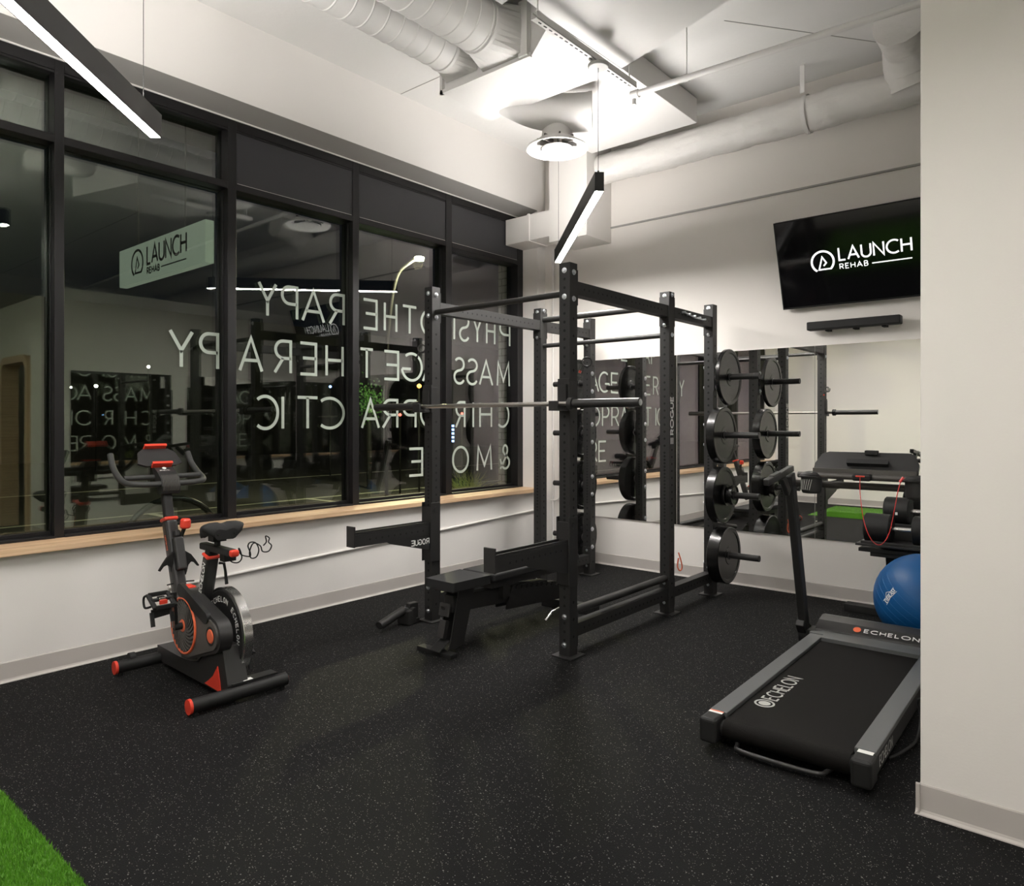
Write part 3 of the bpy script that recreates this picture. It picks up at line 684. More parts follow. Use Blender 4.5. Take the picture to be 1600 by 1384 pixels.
# barbell
BB = thing('barbell', (-3.02, YB, ZB-.02), 'long steel barbell with black sleeves resting across the rack front', 'barbell')
mb = MB().cyl((-3.68, YB, ZB), (-2.36, YB, ZB), .014, 20)
for x in (-3.30, -3.26, -2.81, -2.77, -3.1): mb.cyl((x, YB, ZB), (x+.008, YB, ZB), .0146, 20)
mb.build('shaft', 'bar', BB)
for a, b in ((-3.672, -4.118), (-2.368, -1.918)):
    mb = MB().cyl((a, YB, ZB), (b, YB, ZB), .025, 24); s_ = -1 if b < a else 1
    mb.cyl((a-s_*.012, YB, ZB), (a+s_*.018, YB, ZB), .036, 24); mb.lathe([(.016, 0), (.018, .003), (.001, .004)], (b, YB, ZB), (s_, 0, 0), 16, 1); mb.build('sleeve', ['dgrey', 'zinc'], BB)
# spotter arms
def arm(x0, side, label):
    r_ = thing('safety_arm', (x0+.038, 3.05, .60), label, 'safety arm', group='pair of safety arms')
    mb = MB(); mb.box((x0+.002, 2.745, .606), (x0+w3-.002, 3.398, .682))
    y = 2.86
    while y < 3.33:
        for xx, nn in ((x0+w3-.002, 1), (x0+.002, -1)):
            mb.add([(xx+.0006*nn, y+.0075*math.cos(t*PI/4), .644+.0075*math.sin(t*PI/4)) for t in range(8)], [tuple(range(8))], 1)
        y += .0508
    mb.build('arm_tube', ['black', 'hole'], r_, bevel=0)
    mb = MB(); mb.box((x0-.002, 2.735, .604), (x0+w3+.002, 2.746, .735)); mb.box((x0+.004, 2.746, .682), (x0+.010, 3.39, .700)); mb.box((x0+w3-.010, 2.746, .682), (x0+w3-.004, 3.39, .700)); mb.build('end_lip', 'black', r_, bevel=.002)
    T = fr((x0+(-.001 if side < 0 else w3+.001), 0, 0), (0, 1, 0), (0, 0, 1))
    mb = MB(); pl = [(3.00, .608), (3.399, .608), (3.399, .500), (3.36, .508), (3.03, .590)]
    mb.prism(pl, fr((x0+w3-.010, 0, 0), (0, 1, 0), (0, 0, 1)), 0, .008)
    mb.box((x0-.009, 3.380, .42), (x0-.001, 3.47, .83)); mb.box((x0+w3+.001, 3.380, .42), (x0+w3+.009, 3.47, .83)); mb.box((x0-.004, 3.384, .43), (x0+w3+.004, 3.3985, .80)); mb.build('mount_bracket', 'black', r_, bevel=.003)
    mb = MB(); mb.cyl((x0-.014, 3.43, .78), (x0-.009, 3.43, .78), .02, 14); mb.cyl((x0+w3+.009, 3.43, .78), (x0+w3+.014, 3.43, .78), .02, 14); mb.build('pivot_pin', 'black', r_)
    if side < 0:
        mb = MB(); T = fr((x0+.0425, 3.205, .553), (0, 1, 0), (0, 0, 1)); T = fr((x0+.0428, 3.375, .556), (0, -1, 0), (0, 0, 1))
        T = fr((x0+w3-.0019, 0, 0), (0, 1, 0), (0, 0, 1)); 
        for i, ch in enumerate('ROGUE'):       # mirrored on this side of the gusset
            W0, S0 = GL[ch]
            for p in S0: mb.ribbon([(3.372-i*.034-a*.026/max(W0, .3)*1.0, .553+b*.034) for a, b in p], .006, T, .0008)
        mb.build('logo_decal', 'white', r_)
arm(XR-w3, 1, 'black safety arm reaching out over the bench from the right front post'); arm(XL, -1, 'black safety arm on the left front post, nearer the window')
# collars hanging on the rack
def collar(c, n, label):
    r_ = thing('barbell_collar', c, label, 'barbell collar', group='spring collars hooked on the rack'); c = Vector(c); n = Vector(n).normalized()
    mb = MB(); u = n.orthogonal().normalized(); v = n.cross(u); pts = [c+(u*math.cos(t*PI/12)+v*math.sin(t*PI/12))*.028+n*(.0022*t/4) for t in range(60)]
    mb.tube(pts, .0035, 8); mb.build('ring', 'dgrey', r_)
    MB().tube([c+u*.028, c+u*.05+v*.01, c+u*.064+v*.02], .005, 8).build('lever', 'dgrey', r_)
    MB().cyl(c+u*.060+v*.017, c+u*.072+v*.024, .008, 10).build('lever_tip', 'red' if 'right' in label else 'matte', r_)
collar((-3.725, 3.43, 1.905), (.5, -.8, .1), 'small round spring collar hooked on the left front rack post')
collar((-2.395, 3.53, 1.745), (.6, -.8, .1), 'small round spring collar with red tip hooked beside the right front rack post')
# landmine
LM = thing('landmine_holder', (-3.69, 3.33, .0), 'black landmine pivot tube lying at the foot of the left front post', 'barbell pivot')
MB().tube([(-3.655, 2.985, .055), (-3.705, 3.235, .098)], .0285, 20, caps=False).tube([(-3.655, 2.985, .055), (-3.705, 3.235, .098)], .024, 20).build('sleeve_tube', 'black', LM)
mb = MB().beam((-3.70, 3.225, .05), (-3.715, 3.31, .05), .10, .095); mb.box((-3.735, 3.28, .03), (-3.690, 3.36, .135)); mb.cyl((-3.76, 3.30, .08), (-3.66, 3.30, .08), .03, 18); mb.box((-3.76, 3.26, .0), (-3.675, 3.36, .03)); mb.build('hinge_block', 'black', LM, bevel=.006)
MB().lathe([(.014, 0), (.026, 0), (.026, .006), (.014, .006)], (-3.72, 3.26, .1), (0, 0, 1), 18).build('pivot_nut', 'zinc', LM)
# orange band clip
tag(MB().tube(smooth_path([(-2.40, 4.72, .44), (-2.385, 4.73, .38), (-2.38, 4.735, .33), (-2.39, 4.72, .31), (-2.405, 4.715, .34), (-2.40, 4.72, .40)], 5), .005, 8).build('cord_loop', 'orange'), 'small orange cord loop on the middle right rack post', 'cord')

# ================================================================ bench
BE = thing('weight_bench', (-3.05, 3.5, 0), 'black adjustable weight bench lying flat inside the rack', 'bench')
mb = MB(); mb.prism([(-3.165, 2.94), (-2.93, 2.94), (-2.915, 3.255), (-3.185, 3.255)], Matrix.Identity(4), .395, .447); mb.build('seat_pad', 'pad', BE, bevel=.014, seg=3)
mb = MB(); mb.box((-3.19, 3.275, .395), (-2.91, 4.20, .447)); mb.build('back_pad', 'pad', BE, bevel=.014, seg=3)
mb = MB(); mb.box((-3.13, 2.98, .375), (-2.97, 3.26, .395)); mb.box((-3.13, 3.32, .34), (-2.97, 4.1, .395)); mb.build('pad_frame', 'black', BE)
mb = MB(); mb.beam((-3.05, 3.02, .295), (-3.05, 3.95, .235), .076, .10); mb.beam((-3.05, 3.95, .235), (-3.05, 4.30, .10), .076, .076); mb.build('main_beam', 'black', BE, bevel=.003)
mb = MB(); T = fr((0, 0, 0), (0, 1, 0), (0, 0, 1))
for x in (-3.10, -3.008):
    mb.prism([(3.06, .385), (3.20, .385), (3.10, .045), (3.03, .03), (2.97, .03), (2.99, .08)], T @ Matrix.Translation((0, 0, x)), 0, .008).cut()
mb.build('front_leg', 'black', BE, bevel=.002)
MB().beam((-3.054, 3.0, .30), (-3.054, 2.985, .225), .085, .012, up=(0, 1, 0)).beam((-3.054, 2.99, .20), (-3.054, 2.965, .10), .05, .03, up=(0, 1, 0)).build('leg_plate', 'dgrey', BE, bevel=.002)
mb = MB(); Tq = fr((-3.072, 2.9915, .247), (1, 0, 0), (0, -.06, .2)); glyph(mb, 'R', Tq, 0, 0, .024, .034, .007); mb.build('logo_letter', 'matte', BE)
mb = MB(); mb.box((-3.23, 2.925, .0), (-2.94, 2.985, .028)); mb.beam((-3.05, 2.90, .035), (-3.05, 2.99, .085), .085, .008, up=(0, 0, 1)); mb.build('front_foot', 'matte', BE, bevel=.006)
mb = MB(); mb.box((-3.29, 4.24, .0), (-2.81, 4.31, .07)); mb.build('rear_foot', 'matte', BE, bevel=.006)
mb = MB(); pts = [(3.50, .19)]
for k in range(9): y = 3.56+k*.055; pts += [(y, .315-.006*k), (y+.02, .315-.006*k), (y+.024, .285-.006*k), (y+.040, .285-.006*k)]
pts += [(4.12, .20), (4.12, .13), (3.50, .17)]
for x in (-3.10, -3.008): mb.prism(pts[::-1], T @ Matrix.Translation((0, 0, x)), 0, .008).cut()
mb.build('ladder_plate', 'black', BE)
mb = MB(); mb.beam((-3.054, 3.42, .34), (-3.054, 4.08, .235), .05, .03); mb.box((-3.14, 3.43, .26), (-2.97, 3.50, .345)); mb.build('support_strut', 'black', BE)

# ================================================================ treadmill
TR0 = thing('treadmill', (-1.008, 2.87, 0), 'black and grey treadmill in front of the mirrors beside the partition', 'treadmill', rz=math.radians(1.0))
MT = WM[TR0.name]
def mbt(): m = MB(); m.M = MT; return m
mb = mbt()
for s_ in (-1, 1): mb.box((s_*.330, .07, .112), (s_*.254, 1.50, .136)).cut()
mb.build('side_rail', 'rail', TR0, bevel=.003)
mb = mbt()
for s_ in (-1, 1): mb.box((s_*.327, .06, .035), (s_*.262, 1.60, .112)).cut()
mb.build('side_skirt', 'matte', TR0, bevel=.004); mb = mbt(); mb.box((-.26, .10, .045), (.26, 1.5, .10)); mb.build('deck_frame', 'matte', TR0, bevel=.004)
mb = mbt(); mb.box((-.252, .045, .095), (.252, 1.44, .119)); mb.cyl((-.25, .045, .078), (.25, .045, .078), .041, 28); belt = mb.build('running_belt', 'belt', TR0)
mb = mbt(); mb.cyl((-.262, .045, .078), (-.250, .045, .078), .034, 20, 0).cut(); mb.cyl((.250, .045, .078), (.262, .045, .078), .034, 20, 0); mb.build('rear_roller', 'dgrey', TR0)
for s_ in (-1, 1):
    mb = mbt(); mb.box((s_*.337, -.035, .028), (s_*.262, .075, .133)); mb.build('end_cap', 'matte', TR0, bevel=.014, seg=3)
mb = mbt()
q = [(-.335, 1.50), (-.255, 1.50), (-.25, 1.435), (.25, 1.435), (.255, 1.50), (.335, 1.50), (.335, 1.53), (.28, 1.58), (.18, 1.60), (-.18, 1.60), (-.28, 1.58), (-.335, 1.53)]
mb.prism(q, Matrix.Identity(4), .112, .140); mb.build('front_band', 'rail', TR0, bevel=.003)
mb = mbt(); Tx = fr((-.325, 0, 0), (0, 1, 0), (0, 0, 1))
mb.prism([(1.56, .04), (1.86, .04), (1.86, .14), (1.82, .185), (1.74, .20), (1.66, .185), (1.58, .145)], Tx, 0, .65); hood = mb.build('motor_hood', 'dgrey', TR0, bevel=.012, seg=3)
mb = mbt(); Tt = fr((0, 1.575, .1465), (1, 0, 0), (0, .085, .045)); text_fit(mb, 'ECHELON', Tt, -.06, .036, .28, .026, .0055, .34, .0012); mb.build('brand_lettering', 'white', hood)
mb = mbt(); mb.lathe([(.0005, .001), (.021, .001), (.021, 0)], Tt @ Vector((-.10, .05, .0005)), Tt.to_3x3().col[2], 24); mb.build('brand_disc', 'orange', hood)
mb = mbt(); Tt = fr((-.135, .30, .1195), (0, 1, 0), (-1, 0, 0)); text_fit(mb, 'ECHELON', Tt, .075, .012, .36, .066, .0085, .26, .0006)
mb.ribbon(arc(.015, .045, .040, .040, 0, 360, 30), .009, Tt); mb.lathe([(.0005, .0006), (.026, .0006)], Tt @ Vector((.015, .045, 0)), (0, 0, 1), 24); mb.build('belt_lettering', 'greyp', belt)
mb = mbt(); Tt = fr((.3275, .14, .055), (0, 1, 0), (0, 0, 1)); text(mb, 'ECHELON', Tt, 0, 0, .040, .005, 1.0, .2); mb.build('side_lettering', 'greyp', TR0)
mb = mbt(); mb.box((-.328, .045, .1332), (-.268, .068, .1338)).cut(); mb.box((.270, .040, .1332), (.325, .068, .1338)); mb.build('warning_label', 'stick', TR0)
mb = mbt(); mb.box((-.328, .062, .1338), (-.268, .0725, .1344)); mb.build('warning_stripe', 'orange', TR0)
mb = mbt(); mb.tube(smooth_path([(-.22, .12, .05), (-.19, .02, .035), (-.15, -.02, .03), (.12, -.02, .03), (.17, .02, .035), (.2, .12, .05)], 5), .009, 10); mb.build('lift_handle', 'dgrey', TR0)
mb = mbt()
for s_ in (-1, 1): mb.cyl((s_*.29, .10, .0), (s_*.29, .10, .04), .02, 14).cut(); mb.cyl((s_*.29, 1.7, .0), (s_*.29, 1.7, .05), .025, 14).cut()
mb.build('rubber_foot', 'matte', TR0)
for s_ in (-1, 1):
    mb = mbt(); mb.beam((s_*.405, 1.66, .05), (s_*.405, 1.36, 1.085), .045, .078, up=(0, 1, .3)); mb.build('upright_post', 'black', TR0, bevel=.008)
    mb = mbt(); mb.cyl((s_*.385, 1.66, .085), (s_*.43, 1.66, .085), .06, 20); mb.box((s_*.33, 1.60, .02), (s_*.385, 1.74, .12)); mb.beam((s_*.41, 1.64, .09), (s_*.41, 1.57, .17), .05, .05); mb.build('post_hinge', 'matte', TR0, bevel=.006)
    mb = mbt(); mb.beam((s_*.395, .945, 1.062), (s_*.395, 1.36, 1.118), .034, .036); mb.beam((s_*.395, 1.02, 1.09), (s_*.395, 1.14, 1.106), .030, .012, 0); mb.beam((s_*.395, 1.30, .98), (s_*.395, 1.20, 1.08), .03, .05); mb.build('side_handle', 'dgrey', TR0, bevel=.01, seg=3)
    mb = mbt(); c = (-.272 if s_ < 0 else .258, 1.33, .985); mb.lathe([(.001, 0), (.048, 0), (.054, .012), (.057, .088), (.070, .090), (.072, .098), (.064, .104), (.052, .104), (.050, .02), (.001, .02)], c, (0, 0, 1), 32)
    mb.lathe([(.066, .106), (.05, .118), (.02, .124), (.001, .124)], c, (0, 0, 1), 28)
    mb.build('cup_holder', 'dgrey', TR0)
mb = mbt()
for t in range(7): a = PI+.3+t*.22; mb.beam((-.272+.0555*math.cos(a), 1.33+.0555*math.sin(a), 1.005), (-.272+.0575*math.cos(a+.25), 1.33+.0575*math.sin(a+.25), 1.065), .004, .003)
mb.build('mesh_pattern', 'greyp', TR0)
mb = mbt(); Tc = fr((0, 1.33, 1.118), (1, 0, 0), (0, .10, .115)); mb.prism([(-.262, 0), (.262, 0), (.262, .06), (.235, .125), (.20, .135), (-.20, .135), (-.235, .12), (-.262, .05)], Tc, -.02, 0); mb.build('console_board', 'dgrey', TR0, bevel=.005)
mb = mbt(); mb.prism([(-.09, .035), (.12, .035), (.12, .065), (-.09, .065)], Tc, 0, .028); mb.box((-.01, 1.395, 1.205), (.055, 1.435, 1.232)); mb.build('tablet_ledge', 'matte', TR0, bevel=.004)
mb = mbt(); mb.beam((-.26, 1.325, 1.112), (.26, 1.325, 1.112), .03, .035); mb.cyl((-.34, 1.31, 1.088), (.34, 1.31, 1.088), .017, 16); mb.cyl((-.40, 1.42, 1.03), (.40, 1.42, 1.03), .02, 16); mb.build('console_crossbar', 'grey', TR0, bevel=.0)
mb = mbt(); mb.box((-.045, 1.26, 1.07), (.05, 1.33, 1.107)); kh = mb.build('key_housing', 'matte', TR0, bevel=.012, seg=3)
mb = mbt(); mb.box((-.022, 1.252, 1.093), (.022, 1.262, 1.100)); mb.build('safety_key', 'red', kh)
pts = smooth_path([(.0, 1.255, 1.095), (.002, 1.25, 1.0), (.02, 1.25, .86), (.055, 1.25, .765), (.10, 1.25, .74), (.14, 1.25, .80), (.165, 1.25, .92), (.18, 1.26, 1.02), (.195, 1.27, 1.088)], 8)
mb = mbt(); mb.tube(pts, .0022, 6); mb.cyl((.19, 1.26, 1.075), (.205, 1.27, 1.10), .007, 8); mb.build('safety_cord', 'cord', TR0)
mb = mbt(); mb.box((.172, 1.238, .905), (.182, 1.248, .918)); mb.build('cord_clip', 'stick', TR0)
mb = MB().tube(smooth_path([(-.69, 3.20, .02), (-.66, 3.25, .03), (-.635, 3.42, .03), (-.63, 3.50, .10), (-.64, 3.50, .17), (-.62, 3.46, .20), (-.57, 3.45, .20), (-.53, 3.5, .15)], 6), .006, 8)
tag(mb.build('power_cable', 'matte'), 'black power cable looping beside the treadmill at the partition edge', 'cable')

# ================================================================ exercise ball
BC = Vector((-.885, 5.02, .283)); BR = .283
B = thing('exercise_ball', (BC.x, BC.y, 0), 'large blue exercise ball behind the treadmill', 'exercise ball')
prof = []
for k in range(49):
    a = -PI/2+PI*k/48; prof.append((max(.0005, BR*math.cos(a)), BR*math.sin(a)))
mb = MB(); ax = Vector((.55, -.25, .8)).normalized(); mb.lathe(prof, BC, ax, 64)
for h in (-.09, -.05, -.01, .03, .07, .11):
    rr = math.sqrt(BR*BR-h*h); mb.lathe([(rr-.0005, h-.003), (rr+.0009, h), (rr-.0005, h+.003)], BC, ax, 64)
shell = mb.build('ball_shell', 'ball', B)
cdir = Vector((0, 0, H))-BC
nrm = (Vector((-.9, -1.0, .22))).normalized(); nrm = Vector((-.50, -.84, .16)).normalized()
xd = Vector((0, 0, 1)).cross(nrm).normalized(); yd = nrm.cross(xd); c_, s_ = math.cos(math.radians(58)), math.sin(math.radians(58))
x2 = xd*c_+yd*s_; y2 = -xd*s_+yd*c_
T = fr(BC+nrm*BR, x2, y2); mb = MB(); W_ = text_w('EVERLAST', .020, .8, .16)
text(mb, 'EVERLAST', T, -W_/2, -.01, .022, .0045, .8, .16, .0012)
mb.ribbon([(-W_/2-.012, -.016), (0, -.011), (W_/2+.012, -.016)], .003, T, .0012); mb.ribbon([(-W_/2-.012, .018), (0, .013), (W_/2+.012, .018)], .003, T, .0012)
mb.ribbon([(-.022, .016), (0, .032), (.022, .016)], .003, T, .0012)
mb.v = [BC+(p-BC).normalized()*(BR+.0012+(.0008 if (i % 2) else 0)) for i, p in enumerate(mb.v)]
mb.build('brand_print', 'white', shell)

# ================================================================ dumbbells on a stand
DS = thing('dumbbell_stand', (-1.12, 5.48, 0), 'black dumbbell stand against the mirror behind the blue ball', 'stand')
MB().box((-1.50, 5.56, .0), (-.72, 5.66, .055)).box((-1.18, 5.30, .0), (-1.10, 5.7, .05)).build('base_bar', 'matte', DS, bevel=.004)
mb = MB().beam((-1.175, 5.60, .04), (-1.165, 5.45, .52), .055, .07, up=(0, 1, 0)).cut(); mb.beam((-.93, 5.60, .04), (-.93, 5.45, .52), .055, .07, up=(0, 1, 0)); mb.build('column', 'black', DS, bevel=.003)
mb = MB().box((-1.33, 5.28, .50), (-.80, 5.66, .525)); mb.box((-1.26, 5.30, .47), (-1.02, 5.5, .50)); mb.box((-1.34, 5.24, .545), (-.80, 5.40, .56)); mb.build('tray', 'black', DS, bevel=.003)
def dumbbell(c, hl, R, wr, label):
    c = Vector(c); r_ = thing('dumbbell', (c.x, c.y, c.z-R), label, 'dumbbell', group='adjustable dumbbells on the stand')
    for s_ in (-1, 1):
        mb = MB()
        mb.lathe([(.02, 0), (R*.92, 0), (R, .008), (R, wr-.008), (R*.92, wr), (.02, wr)], c+Vector((s_*hl-(wr if s_ < 0 else 0), 0, 0)), (1, 0, 0), 32, caps=True)
        for k in range(1, 5): mb.lathe([(R+.0005, 0), (R+.0005, .002)], c+Vector((s_*hl-(wr if s_ < 0 else 0)+wr*k/5, 0, 0)), (1, 0, 0), 32)
        mb.build('weight_roll', 'matte', r_)
    MB().cyl(c-Vector((hl, 0, 0)), c+Vector((hl, 0, 0)), .017, 16).build('handle', 'chrome', r_)
    MB().box((c.x-hl-wr-.015, c.y-R*.75, c.z-R-.008), (c.x+hl+wr+.015, c.y+R*.75, c.z-R+.012)).build('cradle', 'dgrey', r_, bevel=.003)
dumbbell((-1.065, 5.33, .665), .065, .098, .165, 'black adjustable dumbbell at the front of the stand')
dumbbell((-1.00, 5.56, .765), .06, .095, .16, 'black adjustable dumbbell at the back of the stand, slightly higher')
MB().box((-1.24, 5.50, .525), (-.76, 5.63, .660)).build('riser', 'black', DS)

# ================================================================ exercise bike
BK = thing('exercise_bike', (-3.740, 1.838, 0), 'black and red indoor exercise bike by the window at the left', 'exercise bike', rz=math.radians(-2))
MK = WM[BK.name]
def mbk(): m = MB(); m.M = MK; return m
Ts = lambda y: fr((0, y, 0), (1, 0, 0), (0, 0, 1))                  # lx-z plane, its z axis points to -ly
for lx, a, b in ((.43, -.245, .25), (-.405, -.285, .29)):
    mb = mbk(); mb.tube([(lx, a, .046), (lx, b, .046)], .033, 20); mb.build('stabiliser_bar', 'matte', BK)
    for e, s_ in ((a, -1), (b, 1)):
        mb = mbk(); T = fr((lx, e, .046), (1, 0, 0), (0, 0, 1)); mb.prism(arc(0, 0, .034 if s_ < 0 else .028, .036 if s_ < 0 else .028, 0, 345, 23), T, -.001 if s_ < 0 else .0, .013 if s_ < 0 else -.003, smooth=True); mb.build('end_cap', 'red', BK, bevel=.004)
        mb = mbk(); mb.cyl((lx, e+.02*(-s_), 0), (lx, e+.02*(-s_), .02), .014, 10); mb.build('levelling_foot', 'matte', BK)
mb = mbk(); mb.cyl((-.425, -.215, .075), (-.425, -.185, .075), .030, 18).cut(); mb.cyl((-.425, .185, .075), (-.425, .215, .075), .030, 18); mb.build('transport_wheel', 'matte', BK)
mb = mbk(); mb.prism([(-.43, .03), (.39, .035), (.425, .085), (.40, .16), (.365, .27), (.20, .27), (.165, .185), (.10, .135), (.02, .118), (-.15, .112), (-.43, .115)][::1], Ts(.045), 0, .105)
mb.build('base_frame', 'dgrey', BK, bevel=.008)
mb = mbk(); mb.prism([(.175, .045), (.355, .040), (.345, .09), (.32, .165), (.27, .105), (.22, .07)], Ts(-.0595), 0, .004); mb.build('red_panel', 'red', BK)
mb = mbk(); mb.prism([(-.1, .118), (.02, .124), (.10, .141), (.16, .19), (.15, .20), (.09, .152), (.02, .134), (-.1, .128)], Ts(.05), 0, .115); mb.build('frame_lip', 'grey', BK)
mb = mbk(); mb.box((.37, -.04, .085), (.435, .20, .094)); mb.box((.40, .02, .094), (.43, .07, .0946), 1); mb.build('rear_shelf', ['matte', 'stick'], BK)
# flywheel
FC = (.20, 0, .294)
mb = mbk(); mb.lathe([(.02, 0), (.212, 0), (.216, .004), (.216, .04)], (.20, .020, .294), (0, 1, 0), 64); fwd = mb.build('flywheel_disc', 'dgrey', BK)
mb = mbk(); mb.lathe([(.216, .006), (.226, .006), (.230, .009), (.230, .052), (.224, .056), (.02, .056)], (.20, .018, .294), (0, 1, 0), 72); mb.build('flywheel_rim', 'chrome', BK)
mb = mbk(); T0 = fr((.20, .0196, .294), (1, 0, 0), (0, 0, 1))
for base in (100, 20, -75):
    for i, ch in enumerate('ECHELON'):
        a = math.radians(base+30-i*9.5) if base != -75 else math.radians(base+30-i*9.5)
        Tg = T0 @ Matrix.Translation((.158*math.cos(a), .158*math.sin(a), 0)) @ Matrix.Rotation(a-PI/2, 4, 'Z')
        glyph(mb, ch, Tg, -.009, 0, .017, .026, .0042, .0005)
    mb.cut()
mb.build('flywheel_lettering', 'white', fwd)
# shroud: hull of two circles
def hull2(c1, r1, c2, r2, n=20):
    d = math.hypot(c2[0]-c1[0], c2[1]-c1[1]); th = math.atan2(c2[1]-c1[1], c2[0]-c1[0]); ph = math.acos((r1-r2)/d)
    A = [th+ph+(2*PI-2*ph)*k/n for k in range(n+1)]; Bq = [th-ph+2*ph*k/n for k in range(n+1)]
    return [(c1[0]+r1*math.cos(a), c1[1]+r1*math.sin(a)) for a in A]+[(c2[0]+r2*math.cos(a), c2[1]+r2*math.sin(a)) for a in Bq]
C1, C2 = (.012, .318), (.320, .322)
mb = mbk(); mb.prism(hull2(C1, .178, C2, .088), Ts(-.025), 0, .065, smooth=True); mb.build('belt_guard', 'dgrey', BK, bevel=.008)
mb = mbk(); mb.prism(hull2(C1, .165, C2, .070), Ts(-.0895), 0, .010); gc_ = mb.build('guard_cover', 'grey', BK, bevel=.004)
mb = mbk(); mb.prism(hull2((-.02, .50), .035, (.27, .405), .03), Ts(-.085), 0, .022); mb.build('guard_strip', 'matte', BK, bevel=.006)
mb = mbk(); mb.tube([(C1[0]+.143*math.cos(a*PI/24), -.101, C1[1]+.143*math.sin(a*PI/24)) for a in range(48)], .0075, 10, closed=True); mb.build('fan_ring', 'orange', gc_)
mb = mbk(); mb.lathe([(.001, 0), (.137, 0)], (C1[0], -.1005, C1[1]), (0, -1, 0), 40); mb.build('fan_recess', 'matte', gc_)
mb = mbk()
for k in range(26):
    a0 = 2*PI*k/26; pl = []
    for j in range(7): r = .035+.10*j/6; a = a0+.75*(j/6)**1.2; pl.append((C1[0]+r*math.cos(a), C1[1]+r*math.sin(a)))
    mb.ribbon(pl, .011, Ts(-.101), .006)
mb.build('fan_vanes', 'grey', gc_)
mb = mbk(); mb.lathe([(.001, .006), (.030, .006), (.034, .001)], (C1[0]+.05*0, -.104, C1[1]), (0, -1, 0), 24); mb.build('hub_disc', 'orange', gc_)
mb = mbk(); mb.lathe([(.001, .004), (.030, .004), (.036, 0)], (C2[0], -.0995, C2[1]), (0, -1, 0), 26); mb.build('side_disc', 'orange', gc_)
mb = mbk(); mb.lathe([(.036, .0005), (.048, .0005)], (C2[0], -.0995, C2[1]), (0, -1, 0), 26); mb.build('side_disc_surround', 'matte', gc_)
# cranks and pedals
mb = mbk(); mb.cyl((C1[0], -.105, C1[1]), (C1[0], -.150, C1[1]), .018, 16); mb.beam((C1[0], -.145, C1[1]), (C1[0]+.005, -.155, C1[1]+.185), .016, .03, up=(0, 1, 0)); mb.build('crank_arm', 'matte', BK, bevel=.003)
mb = mbk(); mb.beam((C1[0]+.010, -.1545, C1[1]), (C1[0]+.014, -.1645, C1[1]+.175), .004, .012, up=(0, 1, 0)); mb.build('crank_edge', 'chrome', BK)
mb = mbk(); mb.cyl((C1[0], .08, C1[1]), (C1[0], .12, C1[1]), .018, 16); mb.beam((C1[0], .115, C1[1]), (C1[0], .12, C1[1]-.17), .016, .03, up=(0, 1, 0)); mb.build('crank_arm', 'matte', BK, bevel=.003)
mb.cyl((0, 0, 0), (0, 0, .001), .001)
for s_, zc in ((-1, C1[1]+.18), (1, C1[1]-.17)):
    y0 = s_*.165; y1 = s_*.262; xc = C1[0]+.004
    mb = mbk(); ya, yb = min(y0, y1), max(y0, y1)
    zt = zc-.02
    mb.beam((xc-.045, y0, zt+.02), (xc-.045, y1, zt+.02), .014, .022); mb.beam((xc+.045, y0, zt-.03), (xc+.045, y1, zt-.03), .014, .022)
    mb.beam((xc-.05, y0, zt+.022), (xc+.05, y0, zt-.032), .014, .022, up=(0, 1, 0)); mb.beam((xc-.05, y1, zt+.022), (xc+.05, y1, zt-.032), .014, .022, up=(0, 1, 0)); mb.cyl((xc, y0-s_*.02, zt), (xc, y1, zt), .010, 10)
    pd_ = mb.build('pedal', 'matte', BK, bevel=.003)
    mb = mbk(); mb.tube(smooth_path([(xc-.05, y1-s_*.01, zt+.02), (xc-.10, y1-s_*.0, zt-.0), (xc-.09, y1, zt-.05), (xc-.04, y1-s_*.01, zt-.04)], 5), .006, 8); mb.beam((xc+.0, y0, zt-.06), (xc+.0, y1, zt-.07), .012, .045); mb.beam((xc+.0, y0, zt-.06), (xc+.02, y0, zt-.12), .012, .018, up=(0, 1, 0)); mb.beam((xc+.0, y1, zt-.06), (xc+.02, y1, zt-.13), .012, .018, up=(0, 1, 0)); mb.build('toe_cage', 'matte', pd_)
    mb = mbk(); mb.box((xc-.018, ya+.03, zt-.004), (xc+.018, yb-.03, zt+.014)); mb.build('pedal_clip', 'chrome', pd_, bevel=.004)
    mb = mbk(); mb.box((xc+.018, ya+.03, zt-.02), (xc+.03, yb-.03, zt+.0)); mb.build('pedal_spring', 'red', pd_)
# seat post
mb = mbk(); mb.beam((.035, 0, .42), (.115, 0, .685), .062, .068, up=(0, 1, 0)); mb.build('seat_tube', 'dgrey', BK, bevel=.016, seg=3)
mb = mbk(); d = Vector((.08, 0, .265)).normalized(); T = fr(Vector((.036, 0, .42))+Vector((-.0, -.0, 0)), d, (0, 1, 0)); 
Tt = fr((.055, -.0345, .47), d, (-d.z, 0, d.x)); text_fit(mb, 'ECHELON', Tt, .02, -.012, .165, .026, .0055, .2, .0008); mb.lathe([(.0005, .0008), (.012, .0008)], Tt @ Vector((0, 0, 0)), (0, -1, 0), 20); mb.build('tube_lettering', 'white', BK)
mb = mbk(); mb.beam((.113, 0, .678), (.118, 0, .694), .07, .076, up=(0, 1, 0)); mb.build('tube_collar', 'red', BK, bevel=.012, seg=3)
mb = mbk(); mb.beam((.118, 0, .69), (.122, 0, .715), .05, .055, up=(0, 1, 0)); mb.beam((.02, 0, .728), (.355, 0, .728), .045, .036); mb.build('seat_slider', 'matte', BK, bevel=.008, seg=3)
mb = mbk(); mb.beam((.352, 0, .728), (.384, 0, .728), .046, .036); mb.build('slider_cap', 'red', BK, bevel=.012, seg=3)
mb = mbk(); mb.tube([(.14, .03, .645), (.145, .055, .64), (.15, .06, .60), (.155, .065, .53)], [.008, .008, .007, .009], 10); mb.build('adjust_lever', 'matte', BK)
